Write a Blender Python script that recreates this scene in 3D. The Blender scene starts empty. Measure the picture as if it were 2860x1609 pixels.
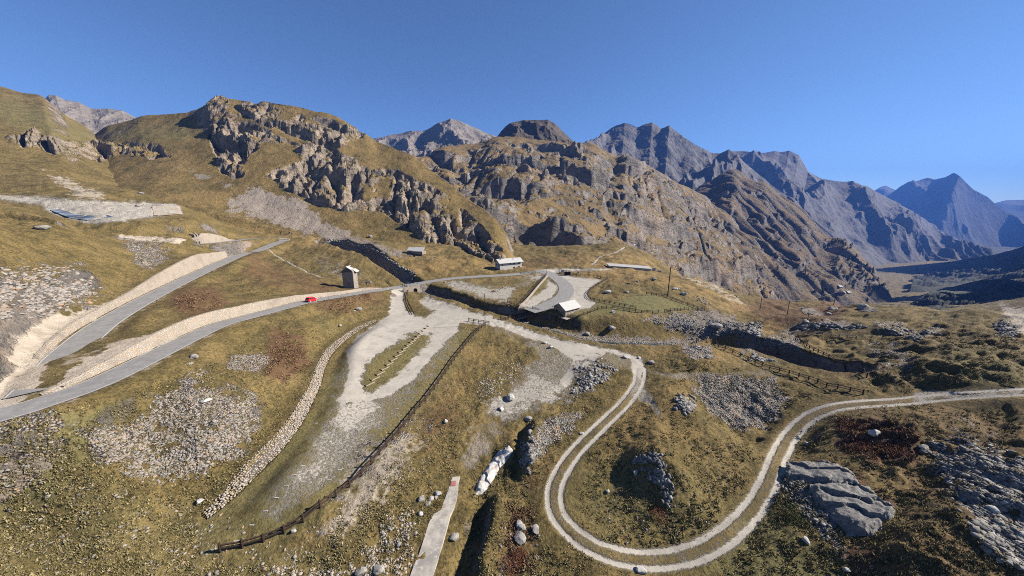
import bpy, math, random
import numpy as np
from mathutils import Vector, Matrix

# ------------------------------------------------------------------ camera, sky, sun, exposure
scn = bpy.context.scene
F, CX, CY = 927.0, 1430.0, 804.5           # focal length and centre in photo pixels
TH = math.radians(13.0)
ST, CT = math.sin(TH), math.cos(TH)
HC = 45.0                                   # height of the camera (drone) above datum
cam = bpy.data.cameras.new('camera')
cam.lens = F / 2860.0 * 36.0
cam.sensor_width = 36.0
cam.clip_start = 0.5
cam.clip_end = 60000
camo = bpy.data.objects.new('camera', cam)
camo.location = (0, 0, HC)
camo.rotation_euler = (math.radians(90) - TH, 0, 0)
scn.collection.objects.link(camo)
scn.camera = camo

SUN_EL, SUN_AZ = math.radians(33), math.radians(82)   # azimuth clockwise from +Y (view direction)
world = bpy.data.worlds.new('World')
scn.world = world
world.use_nodes = True
wn = world.node_tree
wn.nodes.clear()
sky = wn.nodes.new('ShaderNodeTexSky')
sky.sky_type = 'NISHITA'
sky.sun_disc = False
sky.sun_elevation = SUN_EL
sky.sun_rotation = SUN_AZ
sky.altitude = 2300
sky.air_density = 1.0
sky.dust_density = 0.0
sky.ozone_density = 6.0
bg = wn.nodes.new('ShaderNodeBackground')
bg.inputs['Strength'].default_value = 0.05
wo = wn.nodes.new('ShaderNodeOutputWorld')
wn.links.new(sky.outputs[0], bg.inputs[0])
wn.links.new(bg.outputs[0], wo.inputs[0])
sl = bpy.data.lights.new('sun', 'SUN')
sl.energy = 5.0
sl.angle = math.radians(0.5)
sl.color = (1.0, 0.93, 0.83)
so = bpy.data.objects.new('sun', sl)
sd = Vector((math.cos(SUN_EL) * math.sin(SUN_AZ), math.cos(SUN_EL) * math.cos(SUN_AZ), math.sin(SUN_EL)))
so.rotation_euler = (-sd).to_track_quat('-Z', 'Y').to_euler()
so.location = (200, 0, 300)
scn.collection.objects.link(so)
scn.view_settings.view_transform = 'Standard'
scn.view_settings.look = 'None'
scn.view_settings.exposure = 1.42
scn.view_settings.gamma = 1.0
scn.cycles.max_bounces = 4
scn.cycles.diffuse_bounces = 2
scn.cycles.glossy_bounces = 2
scn.cycles.volume_bounces = 0
scn.cycles.use_denoising = False
scn.cycles.filter_width = 1.0
scn.render.filter_size = 1.0
scn.cycles.pixel_filter_type = 'BLACKMAN_HARRIS'
COL = scn.collection

# ------------------------------------------------------------------ noise in numpy
_rng = np.random.RandomState(7)
_ga = _rng.rand(4096).astype(np.float32) * 2 * np.pi
_GX, _GY = np.cos(_ga), np.sin(_ga)

def perlin(x, y, seed=0):
    x = np.asarray(x, np.float32) + np.float32(seed * 17.31 + 1000)
    y = np.asarray(y, np.float32) + np.float32(seed * 9.77 + 1000)
    xi = np.floor(x); yi = np.floor(y)
    fx = x - xi; fy = y - yi
    xi = xi.astype(np.int32); yi = yi.astype(np.int32)
    def g(a, b, dx, dy):
        h = ((a * 73856093) ^ (b * 19349663) ^ (seed * 83492791)) 
        h = (h ^ (h >> 13)) & 4095
        return _GX[h] * dx + _GY[h] * dy
    sx = fx * fx * fx * (fx * (fx * 6 - 15) + 10)
    sy = fy * fy * fy * (fy * (fy * 6 - 15) + 10)
    a = g(xi, yi, fx, fy); b = g(xi + 1, yi, fx - 1, fy)
    c = g(xi, yi + 1, fx, fy - 1); d = g(xi + 1, yi + 1, fx - 1, fy - 1)
    return (a + (b - a) * sx + ((c + (d - c) * sx) - (a + (b - a) * sx)) * sy) * 1.5

def fbm(x, y, oct=4, seed=0, gain=0.5, lac=2.03):
    s = 0; a = 1.0; n = 0
    for i in range(oct):
        s = s + a * perlin(x, y, seed + i); n += a
        x = x * lac; y = y * lac; a *= gain
    return s / n

def ridged(x, y, oct=4, seed=0, gain=0.5):
    s = 0; a = 1.0; n = 0; w = 1.0
    for i in range(oct):
        v = 1 - np.abs(perlin(x, y, seed + i)) * 1.6
        v = np.clip(v, 0, 1) ** 2 * w
        w = np.clip(v * 1.6, 0, 1)
        s = s + a * v; n += a
        x = x * 2.03; y = y * 2.03; a *= gain
    return s / n

def sstep(a, b, x):
    t = np.clip((x - a) / (b - a), 0, 1)
    return t * t * (3 - 2 * t)

# ------------------------------------------------------------------ pixel <-> (u, t): u = x/y, t = (z-HC)/y
def ut(px, py):
    yc = (py - CY) / F
    d = CT - 0
    t = -(ST + yc * CT) / (CT - yc * ST)
    u = (px - CX) / F * (CT - t * ST)
    return u, t

def pixof(u, t):
    d = CT - t * ST
    return CX + F * u / d, CY - F * (ST + t * CT) / d

def plane_y(px, py):
    u, t = ut(px, py)
    return 43.5 / (0.045 - t)

def pt_z(px, py, z):      # z relative to the camera
    u, t = ut(px, py)
    y = z / t
    return (u * y, y, z)

def pt_y(px, py, y):
    u, t = ut(px, py)
    return (u * y, y, t * y)

def pt_p(px, py, dz=0.0):
    u, t = ut(px, py)
    y = (43.5 - dz) / (0.045 - t)
    return (u * y, y, t * y)
# ------------------------------------------------------------------ terrain sheet: grid in (u, ln y)
NU, NY = 1800, 1080
U0, U1 = -2.7, 2.8
Y0, Y1 = 17.0, 2600.0
ug = np.linspace(U0, U1, NU).astype(np.float32)
# row spacing: fine between 30 and 500 m
_k = np.linspace(0, 1, NY)
yg = (Y0 * (Y1 / Y0) ** _k).astype(np.float32)
LY = np.log(yg)
U, YY = np.meshgrid(ug, yg)
XX = U * YY

# control points: (px, py, z-relative-to-camera) or 'P' for the base plane (with offset), 'Y' for a given distance
CP = [pt_p(*p) for p in [
 (620,1545),(900,1450),(1100,1300),(1000,1100),(900,1250),(1250,950),(1150,1000),(1100,880),(1250,850),(1400,780),
 (1300,780),(1480,840),(1500,800),(1600,800),(1480,768),(1560,752),(1650,870),(1760,880),(1850,850),(1700,850),(1640,770),
 (1600,960,-.5),(1450,930,-.3),(1750,1000,-.8),(1550,1100,-1.5),(1400,1100,-1.8),(1300,1250,-2.3),(1550,1350,-1.8),(1560,1230,-1.6),
 (1650,1530,-1.8),(1750,1560,-1.8),(1950,1535,-1.6),(2100,1420,-1.2),(2180,1270,-.6),(1800,1450,-1.8),(1700,1380,-2.0),
 (1430,1609,-2.6),(1200,1500,-2.6),(1180,1350,-2.0),(1050,1500,-2.2),(900,1560,-2.0),(1290,1600,-3.0),(1150,1200,-1.4),(1250,1080,-1.2),
 (700,1600,-1.2),(1360,1350,-3.4),(1330,1500,-3.6),
 (1900,1180,1.0),(1850,1290,0.6),(2000,1100,.3),(1900,1000,-.2),(2000,1450,-1.4),(2250,1165,.3),(2340,1135,1.5),
 (1400,725,1.0),(1560,735,.5),(1700,1150,-1.2),(2050,1300,-.8),
 ]]
CP += [pt_z(*p) for p in [
 # lower road embankment
 (17,1155,-27),(112,1127,-27.2),(280,1067,-27.6),(447,986,-28.3),(615,907,-29.4),(700,885,-30.1),(868,841,-31.3),(980,822,-33.5),(1119,801,-36.4),
 (1259,778,-35.5),(1420,768,-35.2),
 (300,1250,-33),(100,1400,-36),(0,1609,-38.5),(300,1560,-40.3),(540,1450,-40.6),(650,1150,-34.3),(750,1000,-34.5),(950,900,-35.6),(820,1100,-37),
 (450,1320,-37.5),(100,1230,-30.5),(500,1130,-32.2),(1060,840,-37),(880,930,-34.4),
 (400,940,-25.6),(700,790,-26.5),(850,760,-29.5),(985,805,-34),(900,700,-23.5),(1050,770,-33),(560,850,-25.3),(280,985,-25.9),
 (300,760,-18),(200,950,-26),(100,900,-20.5),(0,800,-15),(300,700,-13),(0,700,-9),(500,690,-15),(200,640,-7),(-120,900,-17),(-120,1100,-26),(-150,1400,-35),
 (419,831,-25),(559,762,-23.8),(671,713,-22.6),(770,679,-20.3),(600,640,-10),(640,640,-9),
 (1150,740,-31),(1300,720,-29),(1230,700,-26),(1050,700,-23.5),(1200,755,-33),
 # right golden ridge, knoll
 (1600,722,-33),(1690,690,-31.5),(1768,690,-30),(1790,700,-32),(1720,752,-34.5),(1830,762,-36.6),(1900,770,-37),(1960,790,-38),(2020,820,-41),(2080,860,-43.5),
 (2130,885,-44),(2250,850,-45),(2330,838,-45.6),(2400,845,-43.5),(2480,862,-41.5),(2560,857,-38),(2700,880,-36.6),(2830,888,-35),(2980,870,-33),
 (2226,935,-42.2),(2100,930,-43.5),(1950,960,-41.5),(2060,980,-41),(2280,1060,-39.6),(2410,1100,-38.3),(2150,1025,-40.2),
 (2300,985,-40.2),(2420,1050,-37.3),(2600,1000,-33),(2860,1000,-31.5),(2860,1100,-33),(2700,1112,-33.5),(2500,1120,-37),
 (2600,1300,-38.5),(2860,1400,-35.5),(2860,1620,-37),(2400,1620,-40.5),(2300,1400,-40.2),(2550,1500,-37),(2450,1250,-38.3),(2200,1560,-42),(3000,1300,-34),
 (2000,900,-42),(1850,920,-41.5),(2400,950,-38),(2620,930,-35.5)]]
CP += [pt_y(*p) for p in [(0,572,150),(250,578,160),(450,577,185),(505,574,192),(500,600,180),(300,610,150),(120,600,120),(0,610,110)]]
# hidden / far ground, (x, y, z)
CP += [(0,330,-32),(-60,300,-26),(60,330,-40),(130,320,-60),(200,300,-85),(300,300,-100),(120,480,-90),(0,520,-45),(-250,300,-5),(-150,300,-18),
       (-300,180,15),(-220,120,5),(-130,60,-12),(-90,35,-26),(220,215,-75),(150,225,-62),(170,165,-52),(260,170,-62),(200,130,-44),(300,130,-40),(400,300,-100),
       (-500,500,10),(500,500,-150),(350,700,-200),(800,900,-260),(0,900,-140),(1300,1600,-330),(2500,2500,-380),(300,1600,-330),(-900,1500,0),(900,450,-90),(500,250,-30),
       (160,110,-33),(130,60,-32),(100,35,-34),(70,22,-37),(0,15,-46),(-60,15,-38),(0,22,-46)]
CP = np.array(CP)

def tps_fit(P, V, lam):
    n = len(P)
    r = np.sqrt(((P[:, None] - P[None]) ** 2).sum(-1))
    K = np.where(r > 0, r * r * np.log(r + 1e-12), 0) + lam * np.eye(n)
    A = np.zeros((n + 3, n + 3)); A[:n, :n] = K
    Q = np.c_[np.ones(n), P]; A[:n, n:] = Q; A[n:, :n] = Q.T
    return np.linalg.solve(A, np.r_[V, 0, 0, 0])

_P = np.c_[CP[:, 0] / CP[:, 1], np.log(CP[:, 1])]
_V = (CP[:, 2] - (-43.5 + 0.045 * CP[:, 1])) / CP[:, 1]
_W = tps_fit(_P, _V, 0.002)

def ground_tps(u, ly):
    sh = u.shape
    q = np.c_[u.ravel(), ly.ravel()].astype(np.float64)
    out = _W[-3] + q @ _W[-2:]
    for i in range(len(_P)):
        r2 = ((q - _P[i]) ** 2).sum(1)
        out += _W[i] * 0.5 * r2 * np.log(r2 + 1e-12)
    return out.reshape(sh)

# evaluate on a coarser grid then bilinearly upsample
_cu = np.linspace(U0, U1, 300); _cl = np.linspace(LY[0], LY[-1], 300)
_CU, _CL = np.meshgrid(_cu, _cl)
_cv = ground_tps(_CU, _CL)

def bil(tab, cu, cl, u, l):
    fu = np.clip((u - cu[0]) / (cu[1] - cu[0]), 0, len(cu) - 1.001)
    fl = np.clip((l - cl[0]) / (cl[1] - cl[0]), 0, len(cl) - 1.001)
    iu = fu.astype(int); il = fl.astype(int)
    a = fu - iu; b = fl - il
    return ((tab[il, iu] * (1 - a) + tab[il, iu + 1] * a) * (1 - b)
            + (tab[il + 1, iu] * (1 - a) + tab[il + 1, iu + 1] * a) * b)

ZG = bil(_cv, _cu, _cl, U, np.log(YY)) * YY + (-43.5 + 0.045 * YY)

def smu(v, k):
    w = np.hanning(2 * k + 3)[1:-1]; w /= w.sum()
    return np.convolve(np.pad(v, k, 'edge'), w, 'valid')

def layer(crest, foot, prof=1.0, back=0.7, front=1.0, wob=0.0, seed=50):
    c = np.array([(*ut(a, b), y) for a, b, y in crest]); f = np.array([(*ut(a, b), y) for a, b, y in foot])
    uu = U
    if wob:
        uu = U + wob * fbm(XX / 60, YY / 60, 3, seed)
    tc = smu(np.interp(ug, c[:, 0], c[:, 1]), 4)[None]; yc = smu(np.interp(ug, c[:, 0], c[:, 2]), 40)[None]
    tf = smu(np.interp(ug, f[:, 0], f[:, 1]), 40)[None]; yf = smu(np.interp(ug, f[:, 0], f[:, 2]), 40)[None]
    zc = tc * yc; zf = tf * yf
    s = (YY - yf) / np.maximum(yc - yf, 1)
    z = zf + (zc - zf) * np.clip(s, 0, 1) ** prof
    z = np.where(s > 1, zc - back * (YY - yc), z)
    z = np.where(s < 0, zf + front * (YY - yf), z)
    # outside the u-range fall away
    lo, hi = c[0, 0], c[-1, 0]
    out = np.maximum(lo - uu, 0) * YY + np.maximum(uu - hi, 0) * YY
    return z - out * 1.2, s

# left green hill and the cliff hill
LA = layer([(-700,60,330),(-300,180,400),(0,243,430),(60,258,430),(115,265,430),(145,290,430),(180,320,430),(235,352,430),(300,400,440),(340,460,430)],
           [(-700,560,170),(0,540,200),(340,560,240)], prof=1.0)
LB = layer([(180,430,430),(270,372,430),(300,352,430),(345,338,430),(380,326,430),(450,319,425),(520,314,425),(560,306,420),(600,298,418),(640,288,415),(680,282,415),(720,280,415),
            (780,288,415),(840,300,415),(900,312,415),(940,325,410),(980,350,405),(1020,372,400),(1050,395,395),(1090,410,390),(1147,429,375),(1211,479,355),
            (1259,516,335),(1300,548,318),(1343,577,300),(1380,607,288),(1415,650,272),(1435,700,255),(1450,735,240)],
           [(180,560,235),(500,570,245),(640,600,250),(760,640,248),(900,662,245),(1000,680,245),(1140,690,240),(1250,722,230),(1380,738,215),(1450,745,212)], prof=1.1, back=.9)
# middle hills with the dark dome
LC = layer([(850,480,620),(950,440,650),(1050,430,680),(1100,428,700),(1150,432,720),(1190,425,760),(1250,402,820),(1340,398,860),(1385,386,880),(1500,390,885),
            (1600,396,890),(1660,398,880),(1680,411,880),(1720,438,890),(1749,428,900),(1805,455,950),(1858,484,1000),(1931,528,1050),(1981,560,1050),(2040,600,1000),(2100,680,900),(2150,800,700)],
           [(850,600,330),(1300,700,320),(1400,700,325),(1500,705,345),(1650,700,360),(1800,740,390),(1830,770,410),(1900,790,440),(2000,830,480),(2080,860,510),(2150,880,540)], prof=1.0, back=.5)
# red-brown flank on the right
LD = layer([(1800,600,1300),(1900,560,1350),(1950,520,1350),(1990,500,1350),(2035,470,1350),(2055,465,1350),(2080,485,1330),(2110,500,1310),(2140,506,1290),(2185,546,1250),(2252,590,1180),(2296,643,1130),
            (2319,660,1110),(2358,662,1080),(2386,685,1050),(2419,724,1010),(2447,757,980),(2480,812,930),(2520,880,900)],
           [(1800,760,620),(2000,820,620),(2150,860,640),(2300,862,700),(2520,870,820)], prof=.95, back=.8)
hills = [LA, LB, LC, LD]

def tri_tab(s):   # triangle wave 0..1
    return np.abs((s % 1.0) * 2 - 1)

# --- rock relief on the hills -------------------------------------------------
def poly_mask(poly, px, py, feather, noise=None, namp=0.0):
    """soft mask: 1 inside polygon (photo pixels of the ground point), feathered"""
    P = np.array(poly, np.float32)
    m = feather * 2 + namp + 4
    sel = (px > P[:, 0].min() - m) & (px < P[:, 0].max() + m) & (py > P[:, 1].min() - m) & (py < P[:, 1].max() + m)
    out = np.zeros(px.shape, np.float32)
    idx = np.nonzero(sel)
    x = px[idx]; y = py[idx]
    ins = np.zeros(x.shape, bool); d2 = np.full(x.shape, 1e9, np.float32)
    n = len(P)
    for i in range(n):
        ax, ay = P[i]; bx, by = P[(i + 1) % n]
        c = ((ay > y) != (by > y))
        with np.errstate(divide='ignore', invalid='ignore'):
            xx = (bx - ax) * (y - ay) / (by - ay + 1e-9) + ax
        ins ^= c & (x < xx)
        ex, ey = bx - ax, by - ay
        tt = np.clip(((x - ax) * ex + (y - ay) * ey) / (ex * ex + ey * ey + 1e-9), 0, 1)
        d2 = np.minimum(d2, (x - ax - tt * ex) ** 2 + (y - ay - tt * ey) ** 2)
    d = np.sqrt(d2) * np.where(ins, 1, -1)
    if noise is not None:
        d = d + noise[idx] * namp
    out[idx] = sstep(-feather, feather, d)
    return out

def line_dist(poly, px, py, reach):
    """distance in metres-like units to a polyline given in same coordinates; also param value"""
    P = np.array(poly, np.float32)
    sel = (px > P[:, 0].min() - reach) & (px < P[:, 0].max() + reach) & (py > P[:, 1].min() - reach) & (py < P[:, 1].max() + reach)
    idx = np.nonzero(sel)
    x = px[idx]; y = py[idx]
    d = np.full(x.shape, 1e9, np.float32); sg = np.zeros(x.shape, np.float32); va = np.zeros(x.shape, np.float32); ar = np.zeros(x.shape, np.float32)
    acc = 0.0
    for i in range(len(P) - 1):
        ax, ay = P[i, :2]; bx, by = P[i + 1, :2]
        ex, ey = bx - ax, by - ay
        L = math.hypot(ex, ey) + 1e-9
        # quick reject
        near = (np.abs(x - (ax + bx) / 2) < reach + L) & (np.abs(y - (ay + by) / 2) < reach + L)
        j = np.nonzero(near)[0]
        xx = x[j]; yy = y[j]
        tt = np.clip(((xx - ax) * ex + (yy - ay) * ey) / (L * L), 0, 1)
        dd = np.hypot(xx - ax - tt * ex, yy - ay - tt * ey)
        b = dd < d[j]
        jj = j[b]
        d[jj] = dd[b]
        sg[jj] = np.sign((xx[b] - ax) * (-ey) + (yy[b] - ay) * ex)   # + on the left of travel
        if P.shape[1] > 2:
            va[jj] = P[i, 2] + (P[i + 1, 2] - P[i, 2]) * tt[b]
        ar[jj] = acc + tt[b] * L
        acc += L
    return idx, d, sg, va, ar

ZH = [h[0] for h in hills]
# approximate pixel coordinates of the smooth surface, for masks
Z_s = np.maximum(ZG, np.maximum.reduce(ZH))
HID = np.argmax(np.stack([ZG] + ZH), 0)
PX, PY = pixof(U, Z_s / YY)
n_px = fbm(XX / 9, YY / 9, 4, 3)
n_big = fbm(XX / 40, YY / 40, 4, 11)

# cliff zones of the left hill
cl1 = poly_mask([(575,355),(640,345),(700,345),(780,380),(840,400),(900,400),(1000,430),(1050,450),(1120,480),(1200,520),(1280,560),(1340,620),(1400,700),(1420,745),(1360,745),(1300,725),(1220,700),(1160,650),(1120,630),(1060,590),(960,590),(880,560),(820,540),(760,500),(700,480),(650,510),(600,440)], PX, PY, 8, n_big, 14)
cl2 = poly_mask([(555,330),(580,262),(660,262),(760,290),(900,320),(1000,370),(1060,410),(1120,450),(1060,450),(960,420),(850,390),(740,350),(680,320),(620,300)], PX, PY, 8, n_big, 12) * .75
cl3 = poly_mask([(20,385),(90,365),(180,400),(290,400),(440,405),(470,435),(420,440),(330,425),(270,450),(200,445),(120,415),(60,405)], PX, PY, 6, n_px, 8) * .8
cliffB = np.clip(np.maximum(np.maximum(cl1, cl2), cl3), 0, 1)
# coordinates along the cliff for buttress pattern
strata = ZH[1]
wx = XX + 14 * fbm(XX / 40, YY / 40, 3, 21); wy = YY + 14 * fbm(XX / 40, YY / 40, 3, 25)
but = ridged(wx / 34, wy / 60, 5, 31)
zb = ZH[1]
patch = sstep(-.05, .16, fbm(XX / 48, YY / 60, 4, 33) + (cliffB - .5) * .35)
dipx = .30 * XX            # strata dip with the ridge
def ledges(zz, step, lo, hi):
    fr = (zz / step) % 1.0
    return (np.floor(zz / step) + sstep(lo, hi, fr) - .5) * step - (zz - .5 * step) 
warp = 13 * fbm(XX / 42, YY / 60, 3, 41) + 5.5 * fbm(XX / 11, YY / 15, 3, 45) + 1.6 * fbm(XX / 3.5, YY / 5, 2, 49)
terr = ledges(zb + warp + dipx, 27.0, .40, .54)
terr2 = ledges(zb + warp * .7 + dipx * .8 + 9, 9.0, .35, .6)
terr3 = ledges(zb + warp * .35 + dipx * .6 + 4, 3.6, .3, .6)
gul = -np.clip(1 - np.abs(fbm((XX + .25 * YY) / 34, YY / 140, 3, 53)) * 4, 0, 1) ** 1.5
zb2 = zb + cliffB * patch * (terr * (.55 + .35 * np.clip(fbm(XX / 70, YY / 70, 2, 57) * 2, -1, 1)) + terr2 * .6 + terr3 * .7 + gul * 8 + 3.2 * fbm(wx / 7, wy / 10, 5, 61))
zb2 += (1 - cliffB * patch) * (fbm(XX / 34, YY / 34, 5, 71) * 2.6)
ZH[1] = zb2 + cl3 * (1 - patch) * (terr * .5 + terr2 * .6 + 3 * fbm(wx / 7, wy / 10, 5, 62))
ZH[0] = ZH[0] + cl3 * (terr * .5 + terr2 * .4) + fbm(XX / 60, YY / 60, 5, 75) * 4
kn = np.exp(-((U - ut(610, 280)[0]) / .042) ** 2) * np.exp(-((YY - 405) / 26) ** 2)
ZH[1] = ZH[1] + kn * (11 + 7 * fbm(XX / 9, YY / 9, 4, 64)) 
kn = np.exp(-((U - ut(575, 285)[0]) / .02) ** 2) * np.exp(-((YY - 400) / 14) ** 2)
ZH[1] = ZH[1] + kn * 7
# middle hills: many ledges and outcrops
far = sstep(330, 520, YY)
oc = sstep(.03, .24, fbm(XX / 50, YY / 70, 4, 87))
oc2 = sstep(.05, .22, fbm(XX / 17, YY / 24, 4, 89))
warpc = 22 * fbm(XX / 95, YY / 120, 4, 91) + 5 * fbm(XX / 18, YY / 26, 3, 93)
zc0 = ZH[2]
terc = ledges(zc0 + warpc + .12 * XX, 34.0, .40, .53)
terd = ledges(zc0 + warpc * .8 + .05 * XX, 12.0, .3, .6)
shelf = ledges(zc0 + 26 * fbm(XX / 150, YY / 170, 4, 94) + .2 * XX, 62.0, .42, .56) * sstep(.0, .25, fbm(XX / 140, YY / 140, 2, 86) + .12)
gulc = -np.clip(1 - np.abs(fbm((XX - .25 * YY) / 95, YY / 400, 4, 99)) * 4.5, 0, 1) ** 2
domem = 0 * ZG
tapC = 1 - .7 * sstep(.78, .97, LC[1])
ZH[2] = zc0 + tapC * (1 - domem * .8) * ((fbm(XX / 120, YY / 120, 4, 83) * 13 + fbm(XX / 260, YY / 300, 2, 82) * 34) * far + shelf * .55 + oc * (terc * .5 + terd * .45) + (1 - oc) * oc2 * terd * .55 + gulc * 7 * far + 2.2 * fbm(XX / 16, YY / 16, 4, 95)) \
        + domem * (5 * fbm(XX / 50, YY / 50, 4, 97) - 5 * np.clip(1 - np.abs(fbm(XX / 45, YY / 200, 3, 98)) * 4, 0, 1) ** 2)
nD = np.clip(1 - np.abs(fbm((XX + .35 * YY) / 120, (YY - .3 * XX) / 500, 4, 103)) * 3.5, 0, 1)
ocd = sstep(.05, .28, fbm(XX / 80, YY / 80, 4, 107))
zd0 = ZH[3]
ted = ledges(zd0 + 24 * fbm(XX / 90, YY / 90, 4, 109), 40.0, .4, .55)
tapD = 1 - .65 * sstep(.75, .97, LD[1])
ZH[3] = zd0 + tapD * (-nD ** 2 * 20 + ocd * ted * .45 + fbm(XX / 190, YY / 190, 4, 111) * 34 + 4 * fbm(XX / 25, YY / 25, 4, 115))
# ------------------------------------------------------------------ roads, lots and stream bed carved into the ground
def catmull(pts, n=8):
    P = [np.array(p, float) for p in pts]
    P = [2 * P[0] - P[1]] + P + [2 * P[-1] - P[-2]]
    out = []
    for i in range(1, len(P) - 2):
        a, b, c, d = P[i - 1], P[i], P[i + 1], P[i + 2]
        for k in range(n):
            t = k / n
            out.append(.5 * ((2 * b) + (-a + c) * t + (2 * a - 5 * b + 4 * c - d) * t * t + (-a + 3 * b - 3 * c + d) * t ** 3))
    out.append(P[-2])
    return np.array(out)

# ground roughness in the near field
soft = np.ones_like(ZG)
mn = sstep(20, 80, YY)
rough = fbm(XX / 22, YY / 22, 4, 121) * 1.1 + fbm(XX / 5, YY / 5, 4, 125) * .28
flat = np.zeros_like(ZG)
for poly, f in [
   ([(1094,800),(1130,800),(1170,840),(1380,885),(1350,925),(1200,1110),(1000,1340),(800,1500),(560,1560),(560,1460),(700,1330),(840,1190),(905,1060),(960,960),(1060,895)], 10),
   ([(1330,795),(1520,764),(1545,760),(1690,780),(1650,830),(1780,862),(1640,880),(1580,905),(1470,880),(1450,862),(1410,850),(1240,800)], 6),
   ([(1650,880),(1700,845),(1760,822),(1810,820),(1870,835),(1965,865),(1850,873),(1760,868)], 5),
   ([(1350,905),(1560,950),(1780,990),(1800,1050),(1650,1030),(1500,1120),(1400,1150),(1420,1060),(1540,990),(1440,940)], 14)]:
    flat = np.maximum(flat, poly_mask(poly, PX, PY, f))
hil = 1 - flat
ZG = ZG + .35 * fbm(XX / 2.2, YY / 2.2, 3, 128) * hil * sstep(20, 40, YY)
ZG = ZG + rough * hil * (1 + 1.5 * sstep(60, 200, YY) + 4 * sstep(250, 600, YY))
# local mounds and hollows: (px, py, radius m, height m)
for px, py, r, h in [(1830,1290,4.5,2.6),(1890,1360,3.2,1.5),(1820,1215,3,.9),(1440,1230,3.0,1.2),(1640,1030,5,1.4),(1690,1010,4,.9),(1900,1135,5,2.2),(1985,1120,8,-1.2),
                      (2100,1130,12,-3.0),(2120,1170,6,-1.5),(1960,935,10,3.0),(2000,905,12,2.0),(2270,880,10,2.0),(1960,1010,8,1.0),(2160,945,8,1.8),(2080,890,7,2.2),
                      (2640,1180,9,-3.5),(2560,1330,10,1.5),(2380,1180,6,.8),(1690,1010,3,.6),(1545,1160,2.5,.8),(2330,900,9,2),(2760,930,10,1.5),(2500,960,9,1.5),
                      (1400,980,6,-.5),(1225,1140,3,.3),(600,1180,8,1.0),(400,1200,6,1.2),(1640,1375,4,-.5),(2000,880,6,1.0),(2140,850,8,2.0)]:
    x, y, z = pt_p(px, py)
    s = np.abs(XX - x) < r * 3
    g = np.where(s, np.exp(-(((XX - x) ** 2 + (YY - y) ** 2) / (r * r))), 0)
    ZG = ZG + h * g * (1 + .5 * n_px)

# drop on the camera side of the lot fence, rising bank left of the dry stone wall, stream channel, ravine
def carve(path, hw, blend, dz=0.0, depthfn=None, strength=1.0, uphill=0, wall=None, batter=.3):
    """path Nx3; flatten terrain to path z within hw, blending over blend"""
    global ZG
    reach = hw + blend + (14 if wall is not None else 0)
    idx, d, sg, va, ar = line_dist(path, XX, YY, reach)
    z0 = ZG[idx]
    w = (1 - sstep(hw, hw + blend, d)) * strength
    z1 = z0 + (va + dz - z0) * w
    if wall is not None:
        h = np.interp(ar, wall[0], wall[1])
        up = (sg * uphill > 0) & (h > .05)
        d1 = hw + .5 + batter * h
        top = va + h - .15
        zz = top + (np.maximum(z0, top) - top) * sstep(0, 9, d - d1)
        zr = np.where(d < d1, np.where(d < hw + .35, va + dz, va + dz + (d - hw - .35) / (batter * h + .15) * h * .8), zz)
        k = up & (d < reach)
        f = 1 - sstep(d1 + 6, d1 + 13, d)
        z1 = np.where(k, np.where(d < d1, zr, z0 + (zz - z0) * f), z1)
    ZG[idx] = z1

ROAD_L = [(-90,1185,-27.0,0),(17,1155,-27.0,0),(112,1127,-27.2,0),(280,1067,-27.6,1.2),(447,986,-28.3,2.6),(530,945,-28.8,3.6),(615,907,-29.4,3.9),(700,884,-30.1,3.8),(790,860,-30.7,3.5),(868,841,-31.3,2.6),
          (980,822.5,-33.5,1.6),(1030,814,-34.6,1.5),(1062,810,-35.2,1.0),(1119,801,-36.4,0),(1259,778.5,-35.5,0),(1420,768,-35.2,0),(1475,762,-35.0,0),(1512,756.5,-34.6,0)]
ROAD_U = [(98,1096,-27.1,0),(115,1078,-27.2,0),(140,1052,-27.2,0),(164,1024,-27.0,0),(188,992,-26.7,.3),(225,958,-26.5,1.4),(280,913,-26.2,2.2),(345,872,-25.6,2.3),(419,831,-25.0,2.8),(490,795,-24.5,4.8),(559,762,-23.8,6.8),(600,743,-23.3,7.4),(620,734,-23.1,6.4),(655,719,-22.8,4.4),(671,713,-22.6,3.6),(690,706,-22.4,0),
          (720,700.5,-22.0,0),(770,680,-20.3,0),(793,672.5,-19.3,0),(797,667.5,-18.6,0)]
ROAD_V = [(797,667.5,-18.6,0),(780,665,-18.0,0),(756,664.6,-17.5,0),(700,667,-16.8,0),(668,671,-16.4,.5),(650,673.5,-16.0,2.6),(620,677,-15.7,4.6),(585,680,-15.5,4.6),(545,682,-15.4,2.5)]
ROAD_F = [(1505,757),(1522,760),(1547,771),(1573,791),(1582,809),(1573,829),(1543,847),(1503,862),(1478,868.5)]
def mkpath(lst, n=8):
    p = catmull([list(pt_z(a, b, c)) + [h] for a, b, c, h in lst], n)
    ar = np.r_[0, np.cumsum(np.hypot(np.diff(p[:, 0]), np.diff(p[:, 1])))]
    return p[:, :3], (ar, np.maximum(p[:, 3], 0))
pathL, wallL = mkpath(ROAD_L)
pathU, wallU = mkpath(ROAD_U)
wallU = (wallU[0], wallU[1] * .72); wallL = (wallL[0], wallL[1] * .74)
pathV, wallV = mkpath(ROAD_V)
pathF = catmull([pt_p(*p) for p in ROAD_F], 8)
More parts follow.
